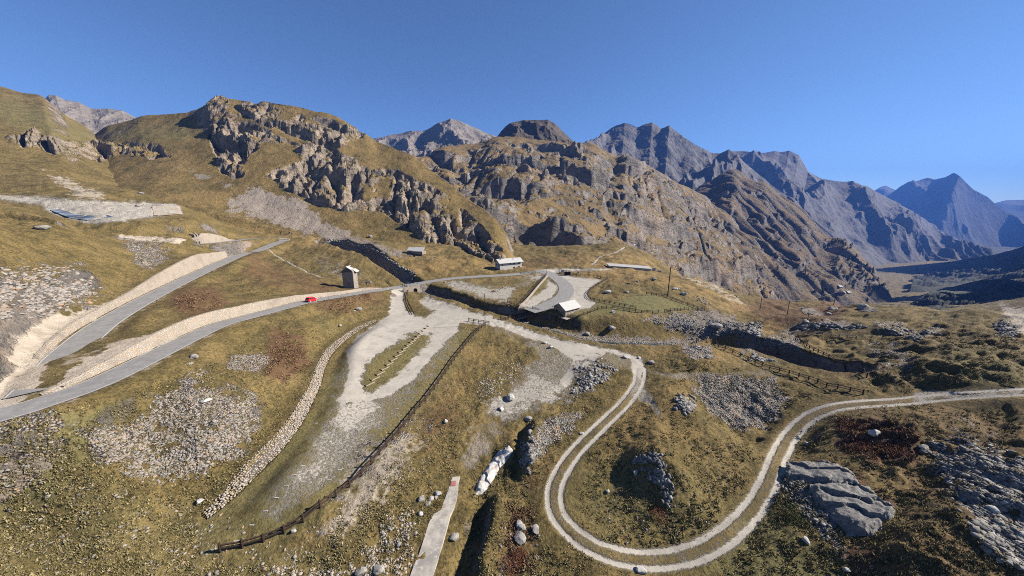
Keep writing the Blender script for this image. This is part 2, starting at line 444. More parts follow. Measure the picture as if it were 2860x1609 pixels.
# roads from end to end; uphill side: left of travel for both
p = catmull([pt_y(*q) for q in [(-60,560,128),(20,574,126),(60,594,122),(110,622,118),(160,643,118),(210,652,124),(260,650,132)]], 6)
idx, d, sg, va, ar = line_dist(p, XX, YY, 16)
ZG[idx] = ZG[idx] - (4.5 * (1 - sstep(1.0, 6.0, d + 1.5 * n_px[idx]))) * np.clip(np.minimum(ar, ar.max() - ar) / 8, 0, 1)
hm = poly_mask([(-100,590),(300,620),(620,640),(640,700),(430,800),(300,860),(-100,740)], PX, PY, 20)
ZG += hm * hil * (2.6 * fbm(XX / 17, YY / 22, 3, 141) + 1.0 * fbm(XX / 6, YY / 7, 3, 143))
rk_ = poly_mask([(2080,900),(2250,935),(2400,950),(2500,890),(2900,895),(2950,1060),(2700,1080),(2450,1090),(2430,1040),(2300,975),(2150,950)], PX, PY, 16)
ZG += rk_ * (1.3 * (ridged(XX / 15, YY / 15, 3, 145) - .4) + 1.3 * fbm(XX / 4, YY / 4, 3, 147))
rk2 = poly_mask([(2330,1180),(2900,1140),(2950,1660),(2400,1660),(2520,1480),(2480,1330)], PX, PY, 30)
ZG += rk2 * (1.2 * (ridged(XX / 8, YY / 8, 4, 149) - .4) + .5 * fbm(XX / 2.2, YY / 2.2, 3, 151))
rk3 = poly_mask([(2130,850),(2300,835),(2480,858),(2560,857),(2700,882),(2860,890),(2860,905),(2500,885),(2200,900)], PX, PY, 8)
ZG += rk3 * 1.6 * fbm(XX / 7, YY / 7, 4, 153)
carve(pathV, 3.2, 5.0, -.05, uphill=-1, wall=wallV)
carve(pathU, 3.4, 6.0, -.05, uphill=1, wall=wallU)
carve(pathV, 3.0, 1.6, -.05)
carve(pathL, 3.4, 6.0, -.05, uphill=1, wall=wallL)
carve(pathF, 3.9, 2.0, -.05)

# dry stone wall bank beside the lot (bank on the left, 2 m higher)
DRY = [(1050,897),(1028,908),(1000,924),(962,952),(925,990),(905,1030),(893,1075),(868,1130),(835,1190),(790,1250),(740,1302),(680,1362),(620,1415),(580,1445)]
pathD = catmull([pt_p(*p) for p in DRY], 6)
def hit_plane(lst, n=6, dz=0):
    return catmull([pt_p(a, b, dz) for a, b in lst], n)
idx, d, sg, va, ar = line_dist(pathD, XX, YY, 9)
tot = ar.max()
hh = np.interp(ar / tot, [0, .15, .5, .9, 1], [.3, .9, 1.6, 1.9, .5])
z0 = ZG[idx]
lft = sg < 0
dd = np.where(lft, d, -d)
zr = np.where(dd > 0, va + hh, va)
f = np.where(dd > 0, 1 - sstep(3, 9, dd), 1 - sstep(2, 8, -dd))
zt = z0 + (zr - z0) * f
zt = np.where((dd > -.2) & (dd < 1.0), va + (hh) * sstep(-.2, 1.0, dd) - .3, zt)
ZG[idx] = zt
# stream channel from the boulder wall under the road, past the bridge
STREAM = [(905,700,-27.6),(960,725,-31.5),(1030,752,-35.2),(1090,775,-37.5),(1140,797,-39.2),(1170,815,-40.0),(1215,830,-40.6),(1290,856,-41.0),(1370,882,-41.5),(1440,897,-42.0),
          (1500,915,-42.6),(1560,930,-43.0),(1620,948,-43.6),(1700,958,-44.0),(1800,962,-44.3),(1900,965,-44.8),(2000,985,-46.5)]
pathS = catmull([pt_z(*p) for p in STREAM], 6)
idx, d, sg, va, ar = line_dist(pathS, XX, YY, 12)
arS = np.r_[0, np.cumsum(np.hypot(np.diff(pathS[:, 0]), np.diff(pathS[:, 1])))]
wS = np.interp(ar / arS[-1], [0, .3, .55, .7, .8, 1], [2.0, 2.2, 1.6, 2.4, 4, 5])
bS = np.interp(ar / arS[-1], [0, .3, .55, .7, .8, 1], [5.0, 5.0, 4.0, 3.5, 6, 8])
z0 = ZG[idx]
bed = va + .3 * fbm(XX[idx] / 1.5, YY[idx] / 1.5, 3, 131)
w = 1 - sstep(wS, wS + bS, d)
# keep the road embankment above the culvert
ZG[idx] = np.where(z0 > bed, z0 + (bed - z0) * w, z0)
# re-lay the road over the culvert
j0, j1 = [int(np.argmin(np.hypot(pathL[:, 0] - q[0], pathL[:, 1] - q[1]))) for q in (pt_z(1085, 806, -35.7), pt_z(1215, 785, -35.8))]
carve(pathL[j0:j1], 3.3, .9, -.05)
# ravine on the right
RAV = [(1990,960,103,-47.0),(2090,975,98,-49.5),(2180,1000,91.5,-49.0),(2280,1030,83,-46.5),(2370,1060,76.5,-42.8)]
pathR = catmull([(ut(a, b)[0] * y, y, z) for a, b, y, z in RAV], 6)
idx, d, sg, va, ar = line_dist(pathR, XX, YY, 11)
ww = np.interp(ar / ar.max(), [0, .7, 1], [3.0, 3.0, 1.2])
w = 1 - sstep(ww, ww + 3.4, d + 1.0 * n_px[idx])
ZG[idx] = np.minimum(ZG[idx], ZG[idx] + (va - ZG[idx]) * w + 1.5 * w * fbm(XX[idx] / 3, YY[idx] / 3, 5, 135))

# ditch right of the concrete path with a steep bank beyond, and the gully at the far left
def trench(lst, depth, hw, bl, n=6, rid=0.0, side=1):
    p = np.array([[*pt_p(a, b, 0)] for a, b in lst]); p = catmull(p, n)
    idx, d, sg, va, ar = line_dist(p, XX, YY, hw + bl + 5)
    e = np.clip(np.minimum(ar, ar.max() - ar) / 3.0, 0, 1)
    w = 1 - sstep(hw, hw + bl, d + .5 * n_px[idx])
    z = ZG[idx] - depth * w * e
    if rid:
        z = z + rid * e * np.exp(-((d * sg * side - hw - bl - .4) / 1.7) ** 2)
    ZG[idx] = z
trench([(1362,1320),(1345,1365),(1328,1430),(1310,1480),(1298,1540),(1290,1620)], 1.2, .5, 1.8, rid=1.5, side=1)
trench([(1480,1150),(1462,1200),(1450,1250),(1442,1310)], .8, .4, 1.3, rid=1.8, side=1)
# combine
ALL = np.stack([ZG] + ZH)
HID = np.argmax(ALL, 0)
Z = ALL.max(0)
# hill rock must not bury near roads
PX, PY = pixof(U, Z / YY)

# first-hit lookup along a column
TT = Z / YY
def hit(px, py, ymin=20.0):
    u, t = ut(px, py)
    fu = (u - U0) / (U1 - U0) * (NU - 1)
    i = int(np.clip(math.floor(fu), 0, NU - 2)); a = fu - i
    col = TT[:, i] * (1 - a) + TT[:, i + 1] * a
    k = np.nonzero((col >= t) & (yg > ymin))[0]
    if len(k) == 0:
        return None
    k = k[0]
    if k == 0:
        y = yg[0]
    else:
        c0, c1 = col[k - 1], col[k]
        f = (t - c0) / (c1 - c0 + 1e-12)
        f = min(max(f, 0), 1)
        y = yg[k - 1] + (yg[k] - yg[k - 1]) * f
    return Vector((u * y, y, t * y + HC))

def zat(x, y):
    u = x / y
    fu = min(max((u - U0) / (U1 - U0) * (NU - 1), 0), NU - 1.001)
    fl = min(max(np.log(y / Y0) / np.log(Y1 / Y0) * (NY - 1), 0), NY - 1.001)
    i = int(fu); j = int(fl); a = fu - i; b = fl - j
    return float((Z[j, i] * (1 - a) + Z[j, i + 1] * a) * (1 - b) + (Z[j + 1, i] * (1 - a) + Z[j + 1, i + 1] * a) * b) + HC
# ------------------------------------------------------------------ what covers the ground: masks stored on the terrain
nA = fbm(XX / 3.0, YY / 3.0, 4, 201)
nB = fbm(XX / 14, YY / 14, 4, 205)
nC2 = fbm(XX / 1.2, YY / 1.2, 3, 209)
def msk(poly, f=4, amp=8, w=1.0, nz=None):
    return poly_mask(poly, PX, PY, f * 1.7 + 2, (nA + nC2 * .5 + nB) if nz is None else nz, amp * 1.15) * w
def mx(*a):
    r = a[0]
    for b in a[1:]:
        r = np.maximum(r, b)
    return r
near = (HID == 0)
gravel = mx(
  msk([(1094,803),(1128,800),(1126,835),(1135,862),(1158,882),(1190,887),(1222,866),(1180,857),(1172,838),(1195,828),(1260,850),(1330,872),(1400,892),(1445,904),(1480,918),(1568,950),(1651,964),(1763,988),(1797,1006),(1802,1034),(1790,1060),(1765,1050),(1762,1005),(1740,992),(1693,985),(1651,1023),(1610,1060),(1582,1085),(1560,1070),(1600,1010),(1568,985),(1540,962),(1456,942),(1400,918),(1365,908),(1287,908),(1287,928),(1253,948),(1217,990),(1161,1062),(1105,1101),(1063,1118),(1000,1128),(950,1130),(935,1120),(955,1095),(968,1068),(979,1029),(965,981),(1000,938),(1040,910),(1085,880),(1092,840)], 3, 7),
  msk([(1000,930),(1290,905),(1290,930),(1180,1080),(1010,1290),(860,1400),(760,1440),(720,1400),(860,1230),(925,1100),(960,1000)], 12, 24, .5),
  msk([(930,1120),(1080,1110),(1110,1150),(1050,1230),(990,1290),(900,1350),(840,1370),(790,1350),(850,1260),(895,1180)], 22, 34, .68),
  msk([(935,1105),(1080,1100),(1070,1160),(980,1210),(910,1200)], 16, 34, .85),
  msk([(840,1345),(900,1310),(880,1390),(780,1460),(720,1440)], 18, 34, .58),
  msk([(1440,930),(1600,980),(1660,1000),(1600,1090),(1500,1150),(1400,1190),(1360,1150),(1420,1060),(1500,1000)], 12, 26, .6),
  msk([(1340,880),(1420,900),(1560,945),(1800,1000),(1800,1050),(1560,990),(1380,930)], 8, 16, .5),
  msk([(1484,1032),(1582,1075),(1600,1085),(1540,1120),(1484,1130),(1440,1150),(1400,1180),(1370,1150),(1360,1120),(1400,1100),(1428,1073)], 8, 26, .8),
  msk([(1533,761),(1600,772),(1685,782),(1649,803),(1641,821),(1646,835),(1668,846),(1649,861),(1618,866),(1590,880),(1540,860),(1590,820),(1585,790)], 2, 2),
  msk([(1533,782),(1561,797),(1559,809),(1542,834),(1482,861),(1451,860),(1482,832),(1520,806)], 3, 5, .9),
  msk([(1330,794),(1400,778),(1520,765),(1535,769),(1450,800),(1440,820),(1420,845),(1400,845),(1330,827),(1240,797),(1265,785)], 5, 12, .8),
  msk([(1500,752),(1540,749),(1700,750),(1720,754),(1600,758),(1540,765)], 2, 2),
  msk([(0,543),(120,548),(480,568),(507,573),(512,600),(440,605),(330,622),(250,627),(150,602),(110,575),(0,560),(-100,560),(-100,540)], 4, 6, .82),
  msk([(1770,1010),(1800,1050),(1810,1090),(1850,1150),(1840,1168),(1810,1130),(1760,1100)], 3, 5, .7),
  msk([(1800,1030),(1870,1040),(1960,1040),(2120,1035),(2200,1050),(2120,1048),(1960,1052),(1880,1062),(1820,1046)], 4, 8, .6),
  msk([(2550,1095),(2860,1075),(2860,1115),(2700,1115),(2550,1125)], 5, 12, .7),
  msk([(1330,1190),(1390,1170),(1430,1180),(1380,1250),(1300,1330),(1280,1300)], 6, 20, .45),
)
gravel *= 1 - msk([(1013,1071),(1030,1023),(1091,962),(1153,931),(1211,932),(1175,984),(1114,1040),(1063,1090),(1021,1093)], 5, 14) * .93
gravel *= 1 - .85 * msk([(1335,793),(1370,785),(1440,775),(1480,780),(1430,800),(1380,805)], 4, 10)
gravel = gravel * near
beige = mx(
  msk([(-60,1180),(60,1125),(110,1065),(140,985),(225,905),(330,850),(400,815),(330,835),(220,868),(120,878),(0,898),(-60,900)], 8, 22),
  msk([(150,1095),(240,1055),(340,1015),(440,970),(500,940),(470,925),(330,962),(230,1000),(180,1040)], 5, 14, .95),
  msk([(430,985),(600,920),(560,925),(440,965)], 3, 4, .4),
  msk([(500,1100),(570,1090),(640,1110),(650,1150),(600,1160),(540,1130)], 10, 22, .8),
  msk([(330,655),(430,660),(520,670),(500,680),(400,676),(330,668)], 3, 6, .9),
  msk([(120,478),(200,500),(260,530),(330,565),(290,562),(190,545),(170,520)], 6, 18, .6),
  msk([(1320,1200),(1400,1190),(1380,1240),(1320,1310),(1290,1290)], 8, 26, .5),
  msk([(1000,1240),(1180,1200),(1200,1230),(1100,1380),(950,1500),(880,1500),(960,1380)], 14, 40, .62),
  msk([(2790,850),(2900,870),(2900,945),(2840,935),(2810,880)], 8, 10),
  msk([(1895,770),(1990,785),(2060,830),(2090,850),(2040,845),(1960,800)], 4, 12, .55),
  msk([(640,550),(700,545),(780,560),(830,545),(900,610),(1000,660),(1130,700),(1240,725),(1100,712),(960,675),(800,640),(640,590)], 8, 18, .45),
)
scree = mx(
  msk([(430,1110),(520,1062),(600,1085),(715,1108),(735,1190),(690,1240),(600,1310),(540,1345),(440,1365),(330,1320),(250,1262),(240,1215),(300,1180),(360,1190)], 16, 60, .62),
  msk([(-100,740),(120,738),(230,735),(300,800),(280,850),(100,890),(-100,930)], 14, 40, .5),
  msk([(320,660),(460,670),(480,720),(430,760),(380,740)], 8, 26, .6),
  msk([(-60,1150),(150,1140),(170,1190),(60,1290),(-60,1310)], 8, 18, .75),
  msk([(640,990),(745,985),(765,1012),(720,1042),(640,1030)], 5, 14, .8),
  msk([(1000,1210),(1180,1160),(1210,1200),(1150,1330),(1000,1440),(820,1560),(760,1560),(900,1440)], 16, 50, .42),
  msk([(640,550),(720,520),(760,540),(830,545),(900,610),(1000,660),(1130,700),(1230,727),(1100,715),(960,680),(800,640),(640,590)], 8, 14, .8),
  msk([(1930,1050),(2050,1035),(2160,1060),(2210,1120),(2170,1180),(2060,1200),(1980,1150)], 8, 26, .9),
  msk([(1800,890),(1900,870),(2010,868),(2090,900),(2120,935),(2000,950),(1880,930)], 6, 22, .85),
  msk([(1600,915),(1700,938),(1850,945),(1960,930),(1990,950),(1880,965),(1700,962),(1600,940)], 5, 12, .85),
  msk([(1900,960),(1980,965),(2010,1000),(1930,1010)], 4, 12, .9),
  msk([(2580,1230),(2700,1220),(2950,1270),(2950,1650),(2760,1560),(2660,1400)], 22, 60, .75),
  msk([(1500,1180),(1560,1160),(1640,1150),(1600,1190),(1530,1260),(1500,1290),(1470,1260)], 6, 18, .8),
  msk([(1610,1000),(1700,1000),(1740,1030),(1690,1070),(1620,1110),(1570,1130),(1590,1080)], 6, 18, .55),
  msk([(2190,1300),(2260,1330),(2330,1440),(2360,1560),(2290,1500),(2220,1420),(2180,1360)], 7, 18, .8),
  msk([(2050,960),(2220,920),(2240,960),(2190,1000),(2080,985)], 6, 18, .7),
  msk([(2420,960),(2520,940),(2560,1000),(2520,1060),(2440,1040)], 12, 40, .6),
  msk([(2440,900),(2520,895),(2530,915),(2560,930),(2620,905),(2640,925),(2560,950),(2450,925)], 6, 16, .7),
  msk([(2770,900),(2820,885),(2850,930),(2830,950),(2780,935)], 5, 14, .9),
  msk([(1180,790),(1300,790),(1420,800),(1300,815),(1200,812)], 5, 14, .35),
  msk([(1400,350),(1560,350),(1600,400),(1660,470),(1700,520),(1560,560),(1440,520),(1400,430)], 20, 50, .3),
  msk([(880,715),(960,740),(1020,770),(1000,790),(900,770)], 5, 22, .5),
  msk([(700,540),(560,500),(500,470),(530,470),(640,510)], 4, 10, .5),
  msk([(1180,865),(1290,850),(1400,885),(1420,900),(1340,880),(1260,862)], 5, 10, .0),
)
heath = mx(
  msk([(760,925),(850,930),(870,1030),(790,1070),(735,1050),(740,990)], 7, 22, .85),
  msk([(480,815),(600,795),(640,850),(560,890),(470,860)], 8, 30, .7),
  msk([(690,690),(800,760),(960,800),(900,830),(760,790),(700,790),(690,740)], 10, 34, .6),
  msk([(880,820),(960,800),(1050,800),(1060,850),(960,880),(880,870)], 8, 26, .55),
  msk([(2320,1160),(2440,1155),(2560,1200),(2600,1240),(2560,1300),(2440,1290),(2350,1260)], 7, 16, 1.0),
  msk([(2080,850),(2150,830),(2260,850),(2340,835),(2380,850),(2330,905),(2250,930),(2120,900)], 8, 24, .75),
  msk([(2370,1500),(2420,1510),(2460,1609),(2400,1640),(2360,1560)], 8, 16, .9),
  msk([(2270,1290),(2330,1290),(2420,1330),(2500,1400),(2530,1440),(2500,1440),(2400,1360)], 5, 14, .8),
  msk([(1400,1450),(1480,1450),(1500,1560),(1420,1609),(1390,1560)], 10, 30, .35),
  msk([(2000,440),(2140,500),(2250,590),(2330,680),(2300,760),(2150,700),(2050,600)], 20, 60, .25),
  msk([(2350,1100),(2900,1150),(2900,1650),(2450,1650),(2500,1400)], 60, 90, .42),  # here and next: dark brown cover, also painting in the dimmer right side
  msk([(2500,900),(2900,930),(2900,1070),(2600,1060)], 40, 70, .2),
  msk([(1450,720),(1600,725),(1580,745),(1460,745)], 5, 14, .5),
  msk([(1180,1170),(1250,1120),(1270,1180),(1200,1260)], 8, 22, .5),
  msk([(1500,1250),(1560,1220),(1530,1330),(1490,1400),(1460,1350)], 8, 22, .35),
)
gold = mx(
  msk([(1560,735),(1700,700),(1800,715),(1860,765),(1960,785),(2080,850),(2150,890),(2060,900),(1900,800),(1820,780),(1700,785),(1640,770)], 10, 30, .9),
  msk([(1100,690),(1400,740),(1500,750),(1300,765),(1150,775),(1000,700)], 12, 30, .75),
  msk([(2160,880),(2250,895),(2290,930),(2180,930),(2100,920)], 8, 18, .7),
  msk([(700,640),(900,660),(1100,700),(1000,710),(760,660),(650,620)], 10, 24, .7),
  msk([(1740,1100),(1900,1080),(1940,1200),(1800,1260),(1700,1230)], 20, 60, .5),
  msk([(1200,940),(1320,930),(1380,1000),(1250,1150),(1150,1150)], 16, 40, .5),
  msk([(1960,930),(2120,960),(2000,1030),(1800,990),(1790,960)], 10, 24, .6),
  (HID == 3) * .45, (HID == 4) * .25, (HID == 2) * .35)
green = mx(
  msk([(1660,880),(1700,848),(1760,826),(1810,820),(1870,835),(1965,864),(1850,874),(1760,870)], 4, 8, 1.0),
  msk([(150,1180),(330,1130),(300,1250),(100,1420),(-100,1440),(-100,1330)], 20, 50, .8),
  msk([(-50,1300),(300,1340),(560,1400),(900,1560),(900,1660),(-60,1660)], 30, 70, .3),
  msk([(1500,790),(1540,770),(1530,800),(1490,815)], 3, 6, .9),
  msk([(1060,905),(900,1080),(700,1330),(560,1450),(560,1560),(800,1510),(1000,1350),(1200,1110),(1330,930),(1290,910)], 10, 30, .55),
  msk([(1590,870),(1690,830),(1720,862),(1600,905)], 3, 6, .7),
  msk([(2160,1430),(2300,1540),(2400,1640),(2100,1640),(1960,1600),(2050,1500)], 16, 40, .7),
  msk([(1600,1300),(1900,1350),(2050,1400),(1900,1500),(1700,1500),(1600,1420)], 30, 60, .35),
  msk([(2600,950),(2900,1000),(2900,1080),(2650,1070)], 16, 40, .5),
  msk([(0,270),(300,370),(560,330),(580,360),(480,400),(200,410),(0,330)], 14, 30, .55),
  msk([(880,840),(930,900),(960,930),(900,940)], 8, 22, .3),
)
# rocky ground: slabs
slab = mx(
  msk([(1990,770),(2080,830),(2120,850),(2060,835)], 4, 10, .5),
  msk([(2230,855),(2270,860),(2300,880),(2250,880)], 3, 6, .9),
  msk([(2200,905),(2300,890),(2400,905),(2380,925),(2280,920),(2220,925)], 4, 10, .8),
  msk([(1815,1105),(1840,1090),(1870,1100),(1880,1145),(1850,1165)], 4, 8, .3),
  msk([(1870,1000),(1960,1010),(1900,1030)], 4, 8, .5),
  msk([(2390,855),(2440,855),(2450,870),(2400,872)], 3, 5, .9),
  msk([(2220,1000),(2300,1060),(2340,1090),(2240,1070)], 5, 10, .4),
  cliffB * (HID == 2) * .25)
idx, d, sg, va, ar = line_dist(pathR, XX, YY, 11)  # ravine sides: darker rock and heath tones painted in for their shade
slab[idx] = np.maximum(slab[idx], (1 - sstep(3.5, 7.5, d + nA[idx] * 2)) * .45)
heath[idx] = np.maximum(heath[idx], (1 - sstep(3.5, 7.5, d + nA[idx] * 2)) * .6)
def put(me, nm, r, g, b, vi):
    a = me.color_attributes.new(nm, 'FLOAT_COLOR', 'POINT')
    c = np.ones((len(vi), 4), np.float32)
    c[:, 0] = r.ravel()[vi]; c[:, 1] = g.ravel()[vi]; c[:, 2] = b.ravel()[vi]
    a.data.foreach_set('color', c.ravel())

# wheel ruts of the dirt track
TRACK = [(1790,1030),(1783,1070),(1752,1118),(1706,1165),(1655,1212),(1605,1265),(1570,1315),(1551,1360),(1548,1402),(1562,1445),(1600,1488),(1660,1528),(1740,1556),(1830,1564),(1915,1552),(1990,1520),
         (2060,1468),(2115,1405),(2150,1340),(2175,1275),(2205,1222),(2255,1170),(2320,1140),(2400,1128),(2500,1122),(2600,1112),(2740,1100),(2900,1092),(3100,1085)]
pathT = np.array([[*hit(a, b)] for a, b in TRACK])
pathT = catmull(pathT, 8)
for _ in range(6):
    pathT[1:-1, 2] = (pathT[:-2, 2] + pathT[1:-1, 2] * 2 + pathT[2:, 2]) / 4
rel = pathT.copy(); rel[:, 2] -= HC
idx, d, sg, va, ar = line_dist(rel, XX, YY, 6)
w = 1 - sstep(1.5, 4.5, d)
Z[idx] += (va - Z[idx]) * w
rut = np.exp(-((d - 1.05 + .15 * nA[idx]) / .52) ** 2) * np.clip(1.1 + nC2[idx] * .6, 0, 1)
rut = np.maximum(rut * 1.25, .36 * (d < 1.1)) 
Z[idx] -= rut * .07
gravel[idx] = np.maximum(gravel[idx], rut)
trackm = np.zeros_like(Z); trackm[idx] = (d < 1.95)
# foot paths
for lst, w0 in [([(1740,744),(1700,738),(1650,712),(1640,705),(1660,690),(1700,680),(1740,672),(1760,665)], .0),
                ([(1655,740),(1672,722),(1700,712),(1730,700),(1745,690)], .8),
                ([(905,775),(850,755),(800,730),(760,705),(740,695)], .5), ([(1290,905),(1200,905)], .0)]:
    if w0 > 0:
        p = [hit(a, b) for a, b in lst]
        p = np.array([[*q] for q in p if q])
        idx, d, sg, va, ar = line_dist(catmull(p, 5), XX, YY, 4)
        gravel[idx] = np.maximum(gravel[idx], (1 - sstep(w0 * .6, w0 * 1.3, d)) * .9)
# stream bed
idx, d, sg, va, ar = line_dist(pathS, XX, YY, 9)
scree[idx] = np.maximum(scree[idx], (1 - sstep(1.5, 4.5, d + nA[idx] * 2)) * .95)
for p in (pathL, pathU, pathV):
    idx, d, sg, va, ar = line_dist(p, XX, YY, 8)
    e = 1 - sstep(3.4, 4.4, d + nA[idx] * .8)
    beige[idx] = np.maximum(beige[idx], e * .35)
steep = np.zeros_like(Z)
Z2 = Z + 0
gy = np.gradient(Z2, axis=0) / np.gradient(YY, axis=0)
gx = np.gradient(Z2, axis=1) / np.gradient(XX, axis=1)

QI = (np.arange(NY - 1)[:, None] * NU + np.arange(NU - 1)[None]).ravel()
def sheet(name, sel, mat, smooth=True):
    """one mesh from the selected quads of the terrain grid"""
    q = QI[sel.ravel()]
    f = np.stack([q, q + 1, q + NU + 1, q + NU], 1)
    used, inv = np.unique(f, return_inverse=True)
    inv = inv.reshape(f.shape)
    me = bpy.data.meshes.new(name)
    co = np.stack([XX.ravel()[used], YY.ravel()[used], Z.ravel()[used] + HC], 1).astype(np.float32)
    me.vertices.add(len(used)); me.vertices.foreach_set('co', co.ravel())
    n = len(f)
    me.loops.add(n * 4); me.loops.foreach_set('vertex_index', inv.astype(np.int32).ravel())
    me.polygons.add(n)
    me.polygons.foreach_set('loop_start', np.arange(0, n * 4, 4, dtype=np.int32))
    me.polygons.foreach_set('loop_total', np.full(n, 4, np.int32))
    me.polygons.foreach_set('use_smooth', np.full(n, smooth))
    me.update()
    put(me, 'ca', gravel, scree, beige, used)
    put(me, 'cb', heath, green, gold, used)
    put(me, 'cc', slab, DRY_ if False else slab * 0, slab * 0, used)
    me.materials.append(mat)
    o = bpy.data.objects.new(name, me)
    COL.objects.link(o)
    o['kind'] = 'structure'
    return o
# ------------------------------------------------------------------ materials
class NT:
    def __init__(s, name):
        s.m = bpy.data.materials.new(name); s.m.use_nodes = True
        s.t = s.m.node_tree; s.t.nodes.clear()
        s.out = s.t.nodes.new('ShaderNodeOutputMaterial')
        s.b = s.t.nodes.new('ShaderNodeBsdfPrincipled')
        s.t.links.new(s.b.outputs[0], s.out.inputs[0])
        s.b.inputs['Roughness'].default_value = .95
        s.b.inputs['Specular IOR Level'].default_value = .15
        s.geo = s.t.nodes.new('ShaderNodeNewGeometry')
        s.obj = None
    def L(s, a, b): s.t.links.new(a, b)
    def val(s, x, sock):
        if isinstance(x, (int, float)): sock.default_value = x
        elif isinstance(x, tuple): sock.default_value = (*x, 1) if len(x) == 3 and len(sock.default_value) == 4 else x
        else: s.L(x, sock)
    def noise(s, scale, detail=6, rough=.6, vec=None, sc=(1, 1, 1), dist=0.0):
        n = s.t.nodes.new('ShaderNodeTexNoise'); n.inputs['Scale'].default_value = scale
        n.inputs['Detail'].default_value = detail; n.inputs['Roughness'].default_value = rough
        n.inputs['Distortion'].default_value = dist
        v = vec if vec is not None else s.geo.outputs['Position']
        if sc != (1, 1, 1):
            m = s.t.nodes.new('ShaderNodeVectorMath'); m.operation = 'MULTIPLY'
            s.L(v, m.inputs[0]); m.inputs[1].default_value = sc; v = m.outputs[0]
        s.L(v, n.inputs['Vector'])
        return n.outputs['Fac']
    def voro(s, scale, out='Distance', feature='F1', vec=None, rand=1.0, sc=(1, 1, 1)):
        n = s.t.nodes.new('ShaderNodeTexVoronoi'); n.inputs['Scale'].default_value = scale
        n.feature = feature; n.inputs['Randomness'].default_value = rand
        v = vec if vec is not None else s.geo.outputs['Position']
        if sc != (1, 1, 1):
            m = s.t.nodes.new('ShaderNodeVectorMath'); m.operation = 'MULTIPLY'
            s.L(v, m.inputs[0]); m.inputs[1].default_value = sc; v = m.outputs[0]
        s.L(v, n.inputs['Vector'])
        return n.outputs[out]
    def ramp(s, x, a, b, lo=0.0, hi=1.0):
        n = s.t.nodes.new('ShaderNodeMapRange'); n.interpolation_type = 'SMOOTHSTEP'
        s.val(x, n.inputs[0]); n.inputs[1].default_value = a; n.inputs[2].default_value = b
        n.inputs[3].default_value = lo; n.inputs[4].default_value = hi
        return n.outputs[0]
    def math(s, op, a, b=0.0, clamp=False):
        n = s.t.nodes.new('ShaderNodeMath'); n.operation = op; n.use_clamp = clamp
        s.val(a, n.inputs[0]); s.val(b, n.inputs[1])
        return n.outputs[0]
    def mix(s, f, a, b, mode='MIX'):
        n = s.t.nodes.new('ShaderNodeMix'); n.data_type = 'RGBA'; n.blend_type = mode
        s.val(f, n.inputs[0]); s.val(a, n.inputs[6]); s.val(b, n.inputs[7])
        return n.outputs[2]
    def attr(s, nm):
        n = s.t.nodes.new('ShaderNodeAttribute'); n.attribute_name = nm
        p = s.t.nodes.new('ShaderNodeSeparateColor'); s.L(n.outputs['Color'], p.inputs[0])
        return p.outputs
    def bump(s, h, dist, strength=1.0, prev=None):
        n = s.t.nodes.new('ShaderNodeBump'); n.inputs['Strength'].default_value = strength
        n.inputs['Distance'].default_value = dist
        s.L(h, n.inputs['Height'])
        if prev is not None: s.L(prev, n.inputs['Normal'])
        return n.outputs[0]
    def col(s, c): s.val(c, s.b.inputs['Base Color'])
    def nrm(s, n): s.L(n, s.b.inputs['Normal'])

